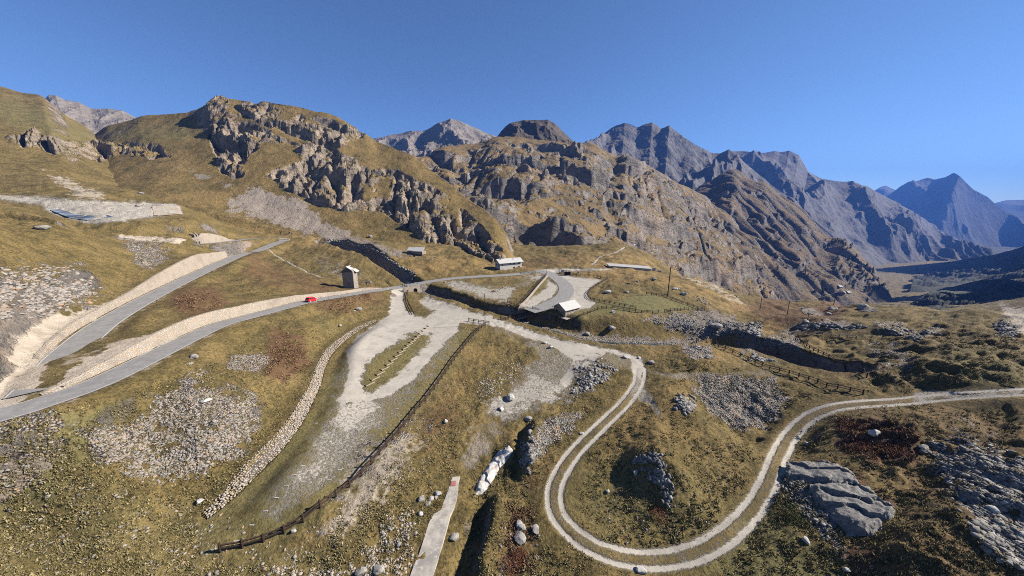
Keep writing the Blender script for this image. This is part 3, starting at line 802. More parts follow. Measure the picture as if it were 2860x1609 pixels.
def ground_material(name, scale=1.0, rocky=0.0, rockc=((.24,.21,.18),(.13,.118,.105)), grass=((.148,.106,.038),(.078,.060,.023),(.20,.14,.054)), steep=(.74,.60), warm=(.34,.25,.175), scr=1.0):
    m = NT(name)
    k = scale
    a = m.attr('ca'); b = m.attr('cb'); c = m.attr('cc')
    n1 = m.noise(.03 / k, 8, .62); n2 = m.noise(.35 / k, 8, .68); n3 = m.noise(2.2 / k, 6, .7); n4 = m.noise(.11 / k, 6, .6)
    # grass in dry yellows and olive
    g = m.mix(m.ramp(n2, .36, .62), grass[1], grass[0])
    g = m.mix(m.ramp(n4, .45, .68, 0, .75), g, grass[2])
    g = m.mix(m.math('MULTIPLY', m.ramp(n3, .46, .62), .85), g, (.036, .030, .012))
    g = m.mix(m.ramp(m.noise(.9 / k, 4, .7), .55, .75, 0, .6), g, (.20, .165, .085))
    gold = m.mix(m.ramp(n3, .3, .7), (.27, .175, .07), (.15, .10, .038))
    g = m.mix(m.math('MULTIPLY', b[2], m.ramp(n4, .30, .6)), g, gold)
    green = m.mix(m.ramp(n3, .3, .7), (.155, .14, .06), (.095, .088, .034))
    g = m.mix(m.math('MULTIPLY', b[1], m.ramp(n2, .25, .55)), g, green)
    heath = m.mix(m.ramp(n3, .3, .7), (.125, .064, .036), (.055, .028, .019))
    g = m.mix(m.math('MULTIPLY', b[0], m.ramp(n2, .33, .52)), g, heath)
    # stray stones
    vs = m.voro(2.0 / k); vs2 = m.voro(5.0 / k)
    st = m.math('MULTIPLY', m.ramp(vs, .16, .10), m.ramp(n4, .52, .60))
    st2 = m.math('MULTIPLY', m.ramp(vs2, .2, .12), m.ramp(n2, .50, .62))
    stones = m.math('MAXIMUM', st, m.math('MULTIPLY', st2, .8))
    grey = m.mix(m.ramp(m.noise(1.7 / k, 5), .35, .65), (.42, .39, .34), (.24, .22, .2))
    g = m.mix(m.math('MULTIPLY', stones, .8), g, grey)
    # gravel
    gr = m.mix(m.ramp(n2, .3, .7), (.325, .295, .25), (.225, .203, .17))
    gr = m.mix(m.ramp(m.noise(9 / k, 3), .35, .75, 0, .5), gr, (.40, .375, .33))
    gn = m.math('ADD', m.math('MULTIPLY', m.math('SUBTRACT', n3, .5), 1.5), m.math('MULTIPLY', m.math('SUBTRACT', n2, .5), .9))
    gm = m.ramp(m.math('ADD', a[0], gn), .25, .85)
    base = m.mix(gm, g, gr)
    # beige cut rock
    be = m.mix(m.ramp(n2, .3, .7), (.40, .345, .275), (.27, .225, .175))
    bm = m.ramp(m.math('ADD', a[2], m.math('MULTIPLY', m.math('SUBTRACT', n2, .5), 2.0)), .32, .75)
    base = m.mix(bm, base, be)
    # scree: individual stones
    vc = m.voro(3.6 / k, 'Color'); vd = m.voro(3.6 / k, 'Distance')
    sp = m.t.nodes.new('ShaderNodeSeparateColor'); m.L(vc, sp.inputs[0])
    sc = m.mix(sp.outputs[0], (.33, .295, .255), (.15, .14, .13))
    sc = m.mix(m.ramp(sp.outputs[1], .7, .8), sc, (.34, .235, .15))
    sc = m.mix(m.ramp(vd, .42, .62), sc, (.05, .045, .038))
    sm = m.ramp(m.math('ADD', a[1], m.math('MULTIPLY', m.math('SUBTRACT', n2, .5), 2.4)), .38, .66)
    if scr != 1.0: sc = m.mix(.8, sc, m.mix(m.ramp(n2, .35, .65), (.27, .225, .185), (.19, .16, .13)))
    base = m.mix(sm, base, sc)
    # bare rock where it is steep or marked
    nz = m.t.nodes.new('ShaderNodeSeparateXYZ'); m.L(m.geo.outputs['Normal'], nz.inputs[0])
    rn = m.noise(.06 / k, 8, .65, sc=(1, 1, 2.6), dist=.6)
    rn2 = m.noise(.5 / k, 8, .7, sc=(1, 1, 1.8))
    rk = m.mix(m.ramp(rn, .38, .62), rockc[0], rockc[1])
    rk = m.mix(m.ramp(n1, .50, .66, 0, .7), rk, warm)
    rk = m.mix(m.ramp(rn2, .50, .66, 0, .8), rk, (.05, .045, .04))
    sl = m.ramp(m.math('ADD', nz.outputs[2], m.math('MULTIPLY', m.math('SUBTRACT', n4, .5), .45)), steep[0], steep[1])
    sl = m.math('MAXIMUM', sl, m.ramp(m.math('ADD', c[0], m.math('MULTIPLY', m.math('SUBTRACT', n4, .5), .6)), .45, .6))
    if rocky:
        sl = m.math('MAXIMUM', sl, m.ramp(m.noise(.05 / k, 8, .7), .62 - rocky, .66 - rocky))
    sl = m.math('MULTIPLY', sl, m.math('SUBTRACT', 1.0, m.math('MULTIPLY', a[0], 1.0, True)))
    base = m.mix(sl, base, rk)
    m.col(base)
    # relief
    h = m.math('MULTIPLY', n3, .30 * k)
    h = m.math('ADD', h, m.math('MULTIPLY', n2, .7 * k))
    h = m.math('MULTIPLY', h, m.math('SUBTRACT', 1.0, m.math('MULTIPLY', gm, .85)))
    h = m.math('ADD', h, m.math('MULTIPLY', sm, m.math('MULTIPLY', m.math('SUBTRACT', 1.0, vd), .35 * k if scr == 1.0 else .06 * k)))
    h = m.math('ADD', h, m.math('MULTIPLY', stones, .18 * k))
    h = m.math('ADD', h, m.math('MULTIPLY', sl, m.math('ADD', m.math('MULTIPLY', rn, 5.0 * k), m.math('MULTIPLY', rn2, 1.6 * k))))
    m.nrm(m.bump(h, 1.0, 1.0))
    return m.m

def simple(name, c1, c2, scale=2.0, rough=.9, bumpd=.02, sc=(1, 1, 1), spec=.2, spots=None):
    m = NT(name)
    n = m.noise(scale, 6, .65, sc=sc)
    c = m.mix(m.ramp(n, .35, .65), c1, c2)
    if spots:
        c = m.mix(m.ramp(m.noise(scale * 5, 4, .6), .55, .68), c, spots)
    m.col(c)
    m.b.inputs['Roughness'].default_value = rough
    m.b.inputs['Specular IOR Level'].default_value = spec
    if bumpd: m.nrm(m.bump(n, bumpd))
    return m.m

def masonry(name, c1, c2, mortar, scale, hsc=1.6, gap=.06, bumpd=.06):
    m = NT(name)
    v = m.voro(scale, 'Distance', 'DISTANCE_TO_EDGE', sc=(1, 1, hsc)); vc = m.voro(scale, 'Color', sc=(1, 1, hsc))
    s = m.t.nodes.new('ShaderNodeSeparateColor'); m.L(vc, s.inputs[0])
    c = m.mix(s.outputs[0], c1, c2)
    c = m.mix(m.math('MULTIPLY', m.ramp(s.outputs[1], .72, .8), .6), c, (.42, .28, .17))
    c = m.mix(m.ramp(m.noise(scale * 2.5, 5, .7), .35, .75, 0, .5), c, mortar)
    c = m.mix(m.ramp(m.noise(.25, 6, .65), .45, .7, 0, .55), c, tuple(x * .55 for x in c2))
    e = m.ramp(v, gap, gap * .4)
    c = m.mix(e, c, mortar)
    m.col(c)
    m.nrm(m.bump(m.ramp(v, 0, gap * 2.5), bumpd))
    return m.m

M = {}
M['ground'] = ground_material('ground_cover', steep=(.64, .50))
M['hill'] = ground_material('hill_cover', 2.2, steep=(.74, .60), rockc=((.33, .27, .205), (.18, .15, .12)), scr=1.7)
M['hill2'] = ground_material('hill_cover_far', 3.6, steep=(.76, .64), grass=((.13,.09,.04),(.08,.06,.03),(.165,.11,.052)))
M['flank'] = ground_material('flank_cover', 4.0, steep=(.68, .56), grass=((.105,.078,.048),(.075,.058,.04),(.125,.082,.05)), rockc=((.19,.17,.155),(.11,.103,.10)))
M['asphalt'] = simple('asphalt', (.20, .192, .183), (.155, .15, .143), .6, .9, .004, spots=(.25, .24, .23))
M['line'] = simple('road_paint', (.42, .41, .38), (.30, .29, .265), 3, .8, 0)
M['wallstone'] = masonry('pale_masonry', (.36, .315, .26), (.28, .245, .20), (.20, .17, .14), 2.4)
M['drystone'] = masonry('dry_stone', (.58, .50, .42), (.42, .38, .33), (.09, .08, .07), 1.15, 1.0, .05, .12)
M['grey_stone'] = masonry('grey_stone_wall', (.34, .305, .26), (.24, .215, .185), (.14, .125, .11), 2.6)
M['roof'] = simple('slate_roof', (.40, .39, .37), (.29, .285, .27), 2.5, .7, .03, sc=(.3, 3, 3), spec=.35)
M['roof_grey'] = simple('grey_roof', (.30, .29, .28), (.24, .23, .225), 1.5, .8, .02, sc=(.3, 3, 3))
M['wood'] = simple('dark_timber', (.028, .018, .012), (.045, .028, .019), 6, .85, .01)
M['wood_lt'] = simple('weathered_timber', (.30, .25, .19), (.21, .17, .13), 6, .9, .01)
M['plaster'] = simple('pale_plaster', (.44, .42, .38), (.36, .34, .31), 1.2, .95, .02)
M['dark'] = simple('dark_opening', (.012, .012, .012), (.02, .018, .016), 3, .6, 0)
M['boulder'] = simple('boulder_rock', (.28, .26, .235), (.17, .16, .145), 1.2, .95, .08, spots=(.18, .17, .15))
M['whitestone'] = simple('white_stone', (.38, .365, .34), (.26, .25, .23), 1.2, .9, .05)
M['slab'] = simple('grey_slab_rock', (.215, .205, .188), (.13, .124, .115), 1.1, .85, .35, sc=(1, 2.5, 2.5), spots=(.08, .08, .078))
M['concrete'] = simple('worn_concrete', (.36, .325, .275), (.20, .187, .168), .45, .9, .01, spots=(.40, .365, .31))
fj = (np.arange(NY - 1)); 
H4 = HID[:-1, :-1]
tm = trackm[:-1, :-1] > 0
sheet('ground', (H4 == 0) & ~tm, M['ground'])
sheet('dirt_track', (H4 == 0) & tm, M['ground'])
sheet('hillside', (H4 == 1) | (H4 == 2), M['hill'], False)
sheet('hills', H4 == 3, M['hill2'], False)
sheet('mountain_flank', H4 == 4, M['flank'], False)

def vmesh(name, V, Fc, mat, parent=None, smooth=False):
    me = bpy.data.meshes.new(name)
    me.from_pydata([tuple(v) for v in V], [], [tuple(int(i) for i in f) for f in Fc])
    if mat is not None:
        me.materials.append(mat)
    if smooth:
        me.polygons.foreach_set('use_smooth', np.ones(len(me.polygons), bool))
    me.update()
    o = bpy.data.objects.new(name, me)
    COL.objects.link(o)
    if parent is not None:
        o.parent = parent
    return o

def tag(o, label=None, cat=None, group=None, kind=None):
    if label: o['label'] = label
    if cat: o['category'] = cat
    if group: o['group'] = group
    if kind: o['kind'] = kind
    return o

def offset_xy(P, d):
    T = np.gradient(P[:, :2], axis=0)
    T /= np.linalg.norm(T, axis=1)[:, None] + 1e-9
    N = np.c_[-T[:, 1], T[:, 0]]
    Q = P.copy(); Q[:, :2] += N * (d if np.isscalar(d) else np.asarray(d)[:, None])
    return Q

def ribbon(name, path, a, b, dz, mat, parent=None, jit=0.0):
    """strip between lateral offsets a (right) and b (left)"""
    n = len(path)
    rnd = np.random.RandomState(len(path))
    ja = a + jit * rnd.randn(n) if jit else np.full(n, a); jb = b + jit * rnd.randn(n) if jit else np.full(n, b)
    A = offset_xy(path, ja); B = offset_xy(path, jb)
    m = (A + B) / 2
    V = [(p[0], p[1], p[2] + dz) for p in A] + [(p[0], p[1], p[2] + dz + .06 * (mat is M['asphalt'])) for p in m] + [(p[0], p[1], p[2] + dz) for p in B]
    Fc = []
    for i in range(n - 1):
        Fc += [(i, i + 1, n + i + 1, n + i), (n + i, n + i + 1, 2 * n + i + 1, 2 * n + i)]
    return vmesh(name, V, Fc, mat, parent, True)

def up(p): 
    q = p.copy(); q[:, 2] += HC; return q
def dens(p, n=3):
    return catmull(list(p), n)
PL, PU, PV, PF = dens(up(pathL)), dens(up(pathU)), dens(up(pathV)), dens(up(pathF))
for nm, p, hw in (('road', PL, 2.9), ('road', PU, 2.9), ('road', PV, 2.6), ('road', PF, 3.6)):
    r = ribbon(nm, p, -hw, hw, .05, M['asphalt'], jit=.03); tag(r, kind='structure')
    if p is PL or p is PU:
        for s in (-1, 1):
            a, b = (s * (hw - .12), s * (hw - .30)) if s > 0 else (s * (hw - .12), s * (hw - .30))
            l = ribbon('road_line', p, min(a, b), max(a, b), .085, M['line'], parent=r); l['kind'] = 'structure'
# ------------------------------------------------------------------ far mountains and valley
def mountain(name, crest, foot, mat, seed, nx=420, ny=170, rough=30.0, spur=60.0, wl=300.0, back=.9, prof=1.0, lean=.3, sky_rough=.25):
    c = np.array([(*ut(a, b), y) for a, b, y in crest]); f = np.array([(*ut(a, b), y) for a, b, y in foot])
    u0, u1 = c[0, 0], c[-1, 0]
    u = np.linspace(u0, u1, nx); s = np.linspace(-.06, 1.5, ny)
    Ug, S = np.meshgrid(u, s)
    k = nx // 25
    tc = np.interp(u, c[:, 0], c[:, 1])[None]; yc = smu(np.interp(u, c[:, 0], c[:, 2]), k)[None]
    tf = smu(np.interp(u, f[:, 0], f[:, 1]), k)[None]; yf = smu(np.interp(u, f[:, 0], f[:, 2]), k)[None]
    Y = yf + (yc - yf) * S
    X = Ug * Y
    zc = tc * yc; zf = tf * yf
    env = np.sin(np.clip(S, 0, 1) * np.pi) ** .6
    z = np.where(S <= 1, zf + (zc - zf) * np.clip(S, 0, 1) ** prof, zc - back * (Y - yc))
    z = np.where(S < 0, zf + (Y - yf) * .5, z)
    r = ridged((X + lean * Y) / wl, (Y - lean * X) / (wl * 2.4), 5, seed)
    z = z + (env + .12) * spur * (r - .45) + (env + sky_rough) * rough * fbm(X / (wl * .3), Y / (wl * .3), 6, seed + 9)
    V = np.stack([X, Y, z + HC], -1).reshape(-1, 3)
    q = (np.arange(ny - 1)[:, None] * nx + np.arange(nx - 1)[None]).ravel()
    o = vmesh(name, V, np.stack([q, q + 1, q + nx + 1, q + nx], 1), mat, None, False)
    o['kind'] = 'structure'
    return o

def mountain_material(name, rock, rock2, grassc, feat, lo=.62, hi=.80, gmax=1.0):
    m = NT(name)
    n1 = m.noise(1.0 / feat, 9, .65); n2 = m.noise(6.0 / feat, 8, .7, dist=.4)
    nz = m.t.nodes.new('ShaderNodeSeparateXYZ'); m.L(m.geo.outputs['Normal'], nz.inputs[0])
    rk = m.mix(m.ramp(n2, .36, .64), rock, rock2)
    gsl = m.ramp(m.math('ADD', nz.outputs[2], m.math('MULTIPLY', m.math('SUBTRACT', n1, .5), .5)), lo, hi, 0, gmax)
    c = m.mix(gsl, rk, grassc)
    m.col(c)
    m.nrm(m.bump(m.math('ADD', n2, m.math('MULTIPLY', n1, 1.5)), feat * .05, .8))
    return m.m
M['mgrey'] = mountain_material('grey_peak', (.19,.165,.14), (.11,.098,.088), (.15,.125,.095), 90, .7, .95, .6)
M['mfar'] = mountain_material('range_rock', (.125,.12,.12), (.062,.061,.064), (.085,.07,.052), 160, .66, .88)
M['mblue'] = mountain_material('blue_peak', (.08,.08,.085), (.05,.05,.055), (.06,.06,.045), 400)
M['valley'] = mountain_material('valley_floor_cover', (.035,.036,.026), (.018,.022,.015), (.085,.076,.055), 200, .93, 1.06)
M['forest'] = mountain_material('conifer_slope', (.035,.038,.026), (.02,.024,.016), (.05,.048,.03), 60, .8, 1.1, .7)

mountain('mountain', [(60,420,1150),(110,300,1150),(125,275,1150),(135,267,1150),(155,265,1150),(180,278,1150),(220,285,1150),(250,300,1150),(270,304,1150),(300,302,1150),(340,308,1150),(375,325,1150),(395,345,1150),(460,420,1150)],
         [(60,480,700),(460,480,700)], M['mgrey'], 301, 240, 140, 7, 22, 90)
mountain('mountain', [(900,470,1900),(1000,400,1900),(1050,385,1900),(1100,376,1900),(1150,365,1880),(1180,368,1850),(1215,348,1820),(1258,329,1800),(1290,340,1800),(1330,357,1800),(1365,375,1800),(1400,384,1800),(1480,420,1800)],
         [(900,470,900),(1200,470,860),(1480,440,950)], M['mgrey'], 311, 360, 240, 13, 46, 150, prof=1.6)
mountain('mountain', [(1560,460,2500),(1640,412,2500),(1663,396,2500),(1690,370,2480),(1720,347,2450),(1745,339,2440),(1765,345,2430),(1780,353,2420),(1800,348,2410),(1822,342,2400),(1835,352,2380),(1845,362,2370),(1855,359,2330),(1870,354,2300),(1885,365,2280),
         (1900,378,2250),(1930,395,2200),(1960,412,2200),(1990,427,2200),(2012,429,2200),(2034,421,2150),(2060,440,2100),(2100,470,2050),(2150,510,2000),(2230,570,1950),(2320,650,1900),(2400,730,1800)],
         [(1560,470,1250),(1800,560,1350),(2000,640,1400),(2250,740,1450),(2400,780,1450)], M['mfar'], 321, 560, 260, 40, 190, 420, lean=-.5, sky_rough=.18)
mountain('mountain', [(1980,450,3300),(2034,425,3300),(2100,426,3300),(2140,421,3300),(2165,416,3300),(2180,419,3300),(2205,415,3300),(2232,432,3250),(2242,452,3250),(2257,478,3200),(2300,495,3200),(2370,505,3200),(2440,530,3250),(2500,567,3300),(2560,600,3400),
         (2640,652,3600),(2700,685,3800),(2780,715,3900),(2850,735,4000)],
         [(1980,650,1900),(2250,700,1900),(2450,745,2100),(2600,740,2400),(2760,725,3000),(2850,738,3400)], M['mfar'], 331, 560, 240, 45, 230, 600, lean=-.6, sky_rough=.12)
mountain('mountain', [(2380,600,6500),(2470,548,6500),(2500,530,6500),(2550,507,6500),(2580,494,6500),(2595,491,6500),(2612,496,6400),(2640,490,6300),(2665,479,5400),(2683,489,5400),(2700,506,5400),(2720,524,5400),(2760,545,5400),(2800,582,5400),(2860,632,5400),(2930,690,5400),(3000,720,5400)],
         [(2380,720,4500),(2700,700,4700),(3000,705,4700)], M['mblue'], 341, 300, 140, 60, 420, 1100, lean=-.4, sky_rough=.05)
mountain('mountain', [(2400,560,8200),(2440,533,8200),(2460,520,8200),(2475,516,8200),(2490,523,8200),(2510,532,8200),(2600,560,8200)],
         [(2400,620,6500),(2600,620,6500)], M['mblue'], 351, 80, 50, 40, 200, 1500, sky_rough=.03)
mountain('mountain', [(2720,620,8200),(2780,566,8200),(2810,557,8200),(2860,556,8200),(2950,552,8200),(3050,560,8200),(3300,590,8200)],
         [(2720,640,6500),(3300,640,6500)], M['mblue'], 361, 80, 50, 40, 200, 1500, sky_rough=.03)
M['dome'] = mountain_material('dome_rock', (.085,.068,.052), (.05,.042,.034), (.10,.075,.045), 50, .8, 1.0, .7)
mountain('hills', [(1350,420,1060),(1375,396,1060),(1387,383,1060),(1400,365,1060),(1412,352,1060),(1440,340,1060),(1480,334,1060),(1530,333,1060),(1557,352,1060),(1580,374,1060),(1600,394,1060),(1650,430,1060)],
         [(1350,450,900),(1500,445,880),(1650,450,900)], M['dome'], 315, 220, 110, 6, 26, 90, sky_rough=.3, prof=.8)
# dark wooded slopes right of the valley; rise added out of view shades it
mountain('hills', [(2440,885,620),(2500,868,640),(2540,848,650),(2594,817,660),(2630,810,660),(2698,813,660),(2790,817,660),(2860,824,660),(2920,790,660),(3000,700,660),(3150,520,650),(3400,300,650)],
         [(2440,900,300),(2860,960,260),(3400,990,250)], M['forest'], 371, 260, 120, 8, 14, 80, back=.5)
mountain('hills', [(2560,830,1050),(2653,802,1050),(2744,781,1050),(2812,779,1050),(2860,786,1050),(2920,740,1050),(3000,620,1050),(3150,400,1000),(3400,150,1000)],
         [(2560,850,760),(2860,850,740),(3400,850,740)], M['forest'], 381, 240, 100, 14, 20, 120, back=.4)
mountain('hills', [(2560,745,2600),(2640,735,2500),(2717,722,2400),(2790,709,2300),(2835,695,2200),(2860,686,2150),(2920,640,2150),(3000,520,2200),(3120,340,2300),(3400,100,2300)],
         [(2560,800,1150),(2860,800,1150),(3400,800,1150)], M['forest'], 391, 300, 160, 26, 60, 260, back=.5)
# valley floor
nx, ny = 300, 160
u = np.linspace(.2, 2.6, nx); y = 1500 * (9000 / 1500) ** np.linspace(0, 1, ny)
Ug, Y = np.meshgrid(u, y)
z = -345 - (Y - 1500) * .055 + 60 * fbm(Ug * Y / 330, Y / 330, 6, 401)
V = np.stack([Ug * Y, Y, z + HC], -1).reshape(-1, 3)
q = (np.arange(ny - 1)[:, None] * nx + np.arange(nx - 1)[None]).ravel()
vmesh('valley_floor', V, np.stack([q, q + 1, q + nx + 1, q + nx], 1), M['valley'], None, True)['kind'] = 'structure'

# blue mountain air
def haze():
    m = bpy.data.materials.new('haze'); m.use_nodes = True
    t = m.node_tree; t.nodes.clear()
    o = t.nodes.new('ShaderNodeOutputMaterial'); v = t.nodes.new('ShaderNodeVolumePrincipled')
    v.inputs['Density'].default_value = 0.75e-4
    v.inputs['Color'].default_value = (.09, .24, .78, 1)
    v.inputs['Anisotropy'].default_value = 0.0
    t.links.new(v.outputs[0], o.inputs['Volume'])
    x0, x1, y0, y1, z0, z1 = -7000, 18000, -2500, 9300, -1800, 1150
    V = [(x, y, z) for x in (x0, x1) for y in (y0, y1) for z in (z0, z1)]
    Fc = [(0,1,3,2),(4,6,7,5),(0,4,5,1),(2,3,7,6),(0,2,6,4),(1,5,7,3)]
    h = vmesh('haze', V, Fc, m); h['kind'] = 'stuff'; h['label'] = 'thin blue mountain haze in the air'
haze()
# ------------------------------------------------------------------ helpers for objects
RN = random.Random(5)
class MB:
    def __init__(s): s.V = []; s.F = []
    def add(s, V, Fc):
        n = len(s.V); s.V += [tuple(v) for v in V]; s.F += [tuple(i + n for i in f) for f in Fc]
    def box(s, c, sz, R=None, taper=1.0):
        x, y, z = sz[0] / 2, sz[1] / 2, sz[2] / 2
        V = [Vector((a * x * (taper if d > 0 else 1), b * y * (taper if d > 0 else 1), d * z)) for a in (-1, 1) for b in (-1, 1) for d in (-1, 1)]
        if R is not None: V = [R @ v for v in V]
        s.add([v + Vector(c) for v in V], [(0,1,3,2),(4,6,7,5),(0,4,5,1),(2,3,7,6),(0,2,6,4),(1,5,7,3)])
    def tube(s, a, b, r0, r1=None, n=6):
        a = Vector(a); b = Vector(b); r1 = r0 if r1 is None else r1
        d = (b - a).normalized(); q = d.to_track_quat('Z', 'Y')
        V = []
        for p, r in ((a, r0), (b, r1)):
            for i in range(n):
                t = 2 * math.pi * i / n
                V.append(p + q @ Vector((r * math.cos(t), r * math.sin(t), 0)))
        Fc = [(i, (i + 1) % n, n + (i + 1) % n, n + i) for i in range(n)] + [tuple(range(n))[::-1], tuple(range(n, 2 * n))]
        s.add(V, Fc)
    def prism(s, P, Q):
        n = len(P)
        s.add(list(P) + list(Q), [tuple(range(n))[::-1], tuple(range(n, 2 * n))] + [(i, (i + 1) % n, n + (i + 1) % n, n + i) for i in range(n)])
    def build(s, name, mat, parent=None, smooth=False):
        return vmesh(name, s.V, s.F, mat, parent, smooth)
def empty(name, loc, label, cat, group=None, rz=0.0):
    o = bpy.data.objects.new(name, None); COL.objects.link(o)
    o.location = loc; o.rotation_euler = (0, 0, rz)
    tag(o, label, cat, group)
    return o
def H(px, py): 
    h = hit(px, py)
    return h if h is not None else Vector((*pt_p(px, py)[:2], pt_p(px, py)[2] + HC))
def line_pts(lst, smooth=True, n=5):
    P = np.array([[*H(a, b)] for a, b in lst])
    return catmull(P, n) if smooth and len(lst) > 2 else P
def resample(P, sp):
    s = np.r_[0, np.cumsum(np.hypot(np.diff(P[:, 0]), np.diff(P[:, 1])))]
    n = max(2, int(round(s[-1] / sp)) + 1)
    t = np.linspace(0, s[-1], n)
    return [Vector((float(np.interp(q, s, P[:, 0])), float(np.interp(q, s, P[:, 1])), 0)) for q in t]

def fence(lst, label, sp=2.2, h=1.2, rails=(.5, 1.0), r=.125, mat='wood', group='wooden post and rail fences', smooth=True, name='fence'):
    pts = resample(line_pts(lst, smooth), sp)
    for p in pts: p.z = zat(p.x, p.y)
    pts = pts[:100]
    root = empty(name, pts[0], label, 'fence', group)
    o0 = pts[0]
    for p in pts:
        m = MB(); q = p - o0
        hh = h * RN.uniform(.95, 1.06)
        m.tube(q + Vector((0, 0, -.3)), q + Vector((RN.uniform(-.03, .03), RN.uniform(-.03, .03), hh)), r, r * .95, 7)
        m.build('post', M[mat], root)
    for rz in rails:
        m = MB()
        for a, b in zip(pts[:-1], pts[1:]):
            a1 = a - o0 + Vector((0, 0, rz + RN.uniform(-.03, .03))); b1 = b - o0 + Vector((0, 0, rz + RN.uniform(-.03, .03)))
            m.tube(a1, b1, r * .75, None, 5)
        m.build('rail', M[mat], root)
    return root

# ------------------------------------------------------------------ fences
fence([(616,1541),(700,1525),(770,1500),(860,1448),(960,1372),(1035,1300),(1100,1225),(1150,1165),(1200,1105),(1240,1050),(1270,1005),(1305,960),(1335,925),(1355,910)],
      'long dark fence along the lower edge of the gravel lot up to the tall pole', 2.3, 1.3, r=.165)
fence([(1309,897),(1366,906)], 'short fence panel at the foot of the tall bare pole', 2.2)
fence([(1124,800),(1137,804),(1140,811),(1137,834),(1141,850),(1147,862),(1156,879)], 'fence running down from the road beside the bright side road', 2.0)
fence([(1437,866),(1455,848),(1480,820),(1505,790),(1525,768)], 'fence on top of the low retaining wall beside the curved asphalt', 2.2)
fence([(1417,846),(1437,855)], 'two bay fence joining the low end of the retaining wall fence', 2.2)
fence([(1453,766),(1497,763)], 'short row of posts along the road below the long white building', 2.4, .9)
fence([(1442,865),(1470,872)], 'fence from the wall end towards the timber bridge', 2.0)
fence([(1599,769),(1630,771),(1660,774),(1697,779)], 'fence from the open shelter along the back of the parking', 2.2)
fence([(1697,779),(1680,790),(1655,806),(1643,818),(1641,828),(1648,836),(1660,841),(1700,848),(1740,856),(1776,862)], 'curved fence between the gravel parking and the green paddock', 2.2)
fence([(1551,891),(1570,895),(1590,898),(1610,892),(1640,878),(1660,869),(1685,862),(1710,862),(1740,866),(1790,873),(1838,875)], 'fence around the stone hut and along the lower side of the paddock', 2.2)
fence([(1856,872),(1880,868),(1910,866),(1960,867)], 'fence closing the lower right corner of the green paddock', 2.2)
fence([(1805,822),(1840,827),(1870,834),(1900,845),(1940,860),(1968,867)], 'fence on the upper side of the green paddock by the thick dark pole', 2.2)
fence([(1945,958),(1975,957),(2000,962),(2030,978),(2060,992),(2100,1012),(2150,1032),(2200,1045),(2260,1062),(2330,1085),(2410,1102)], 'brown fence along the near rim of the dark ravine', 2.0, 1.2, r=.13)
fence([(2228,938),(2233,950),(2250,965),(2280,985),(2320,1008),(2360,1030),(2420,1055)], 'brown fence along the far rim of the dark ravine', 2.0, 1.2, r=.13)
fence([(2228,938),(2250,932),(2290,934),(2340,940),(2390,946)], 'weathered fence running right from the ravine corner', 2.2, 1.0, mat='wood_lt')
# ------------------------------------------------------------------ retaining walls along the roads
def retaining(path, wall, side, label, name='retaining_wall', off=2.9, batter=.28, s0=None, s1=None, mat='wallstone', group='pale masonry retaining walls above the road', thick=.6):
    p = up(path)
    ar = np.r_[0, np.cumsum(np.hypot(np.diff(p[:, 0]), np.diff(p[:, 1])))]
    h = np.interp(ar, wall[0], wall[1])
    k = h > .35
    i0, i1 = np.nonzero(k)[0][[0, -1]]
    sl = slice(max(i0 - 1, 0), i1 + 2)
    p = p[sl]; h = h[sl] + .15 * fbm(np.arange(len(h[sl])) / 2.0, np.zeros(len(h[sl])), 2, 5)
    h = np.maximum(h, .2)
    A = offset_xy(p, side * (off + .55)); B = offset_xy(p, side * (off + .55 + batter * h + .0)); C = offset_xy(p, side * (off + .55 + batter * h + thick))
    n = len(p); L = 6
    V = []
    for j in range(L + 1):
        f = j / L
        Q = A + (B - A) * f
        for i in range(n):
            V.append((Q[i, 0], Q[i, 1], p[i, 2] - .5 + (h[i] + .5) * f))
    for i in range(n): V.append((C[i, 0], C[i, 1], p[i, 2] + h[i] + .02))
    for i in range(n): V.append((C[i, 0], C[i, 1], p[i, 2] - .5))
    Fc = []
    for j in range(L + 2):
        for i in range(n - 1):
            a = j * n + i
            Fc.append((a, a + 1, a + n + 1, a + n))
    Fc.append(tuple(j * n for j in range(L + 3))); Fc.append(tuple(j * n + n - 1 for j in range(L + 3))[::-1])
    o = vmesh(name, V, Fc, M[mat]); tag(o, label, 'wall', group)
    return o
retaining(pathL, wallL, 1, 'long pale masonry wall above the lower road behind the red car')
retaining(pathU, wallU, 1, 'tall pale masonry wall with peaked top above the upper road')
retaining(pathV, wallV, -1, 'short pale masonry wall above the road past the hairpin', off=2.6)
# low wall under the parking fence
def freewall(lst, h, t, mat, label, name, sink=.6, group=None, hfn=None, batter=0.0, cat='wall'):
    P = line_pts(lst, True, 5)
    P = np.array([[*q] for q in resample(P, 1.0)])
    for q in P: q[2] = zat(q[0], q[1])
    n = len(P)
    hh = np.full(n, h) if hfn is None else np.interp(np.linspace(0, 1, n), *hfn)
    A = offset_xy(P, t / 2 + batter); B = offset_xy(P, -t / 2 - batter); A2 = offset_xy(P, t / 2); B2 = offset_xy(P, -t / 2)
    V = []
    for Q, dz in ((A, -sink), (A2, 1), (B2, 1), (B, -sink)):
        for i in range(n): V.append((Q[i, 0], Q[i, 1], P[i, 2] + (hh[i] if dz == 1 else dz)))
    Fc = [(j * n + i, j * n + i + 1, ((j + 1) % 4) * n + i + 1, ((j + 1) % 4) * n + i) for j in range(4) for i in range(n - 1)]
    Fc += [(0, n, 2 * n, 3 * n), (n - 1, 4 * n - 1, 3 * n - 1, 2 * n - 1)]
    o = vmesh(name, V, Fc, M[mat]); tag(o, label, cat, group)
    return o
freewall([(1447,866),(1462,850),(1487,822),(1509,795),(1530,771)], .95, .5, 'wallstone', 'low pale concrete wall along the inside of the curved asphalt drive', 'retaining_wall')

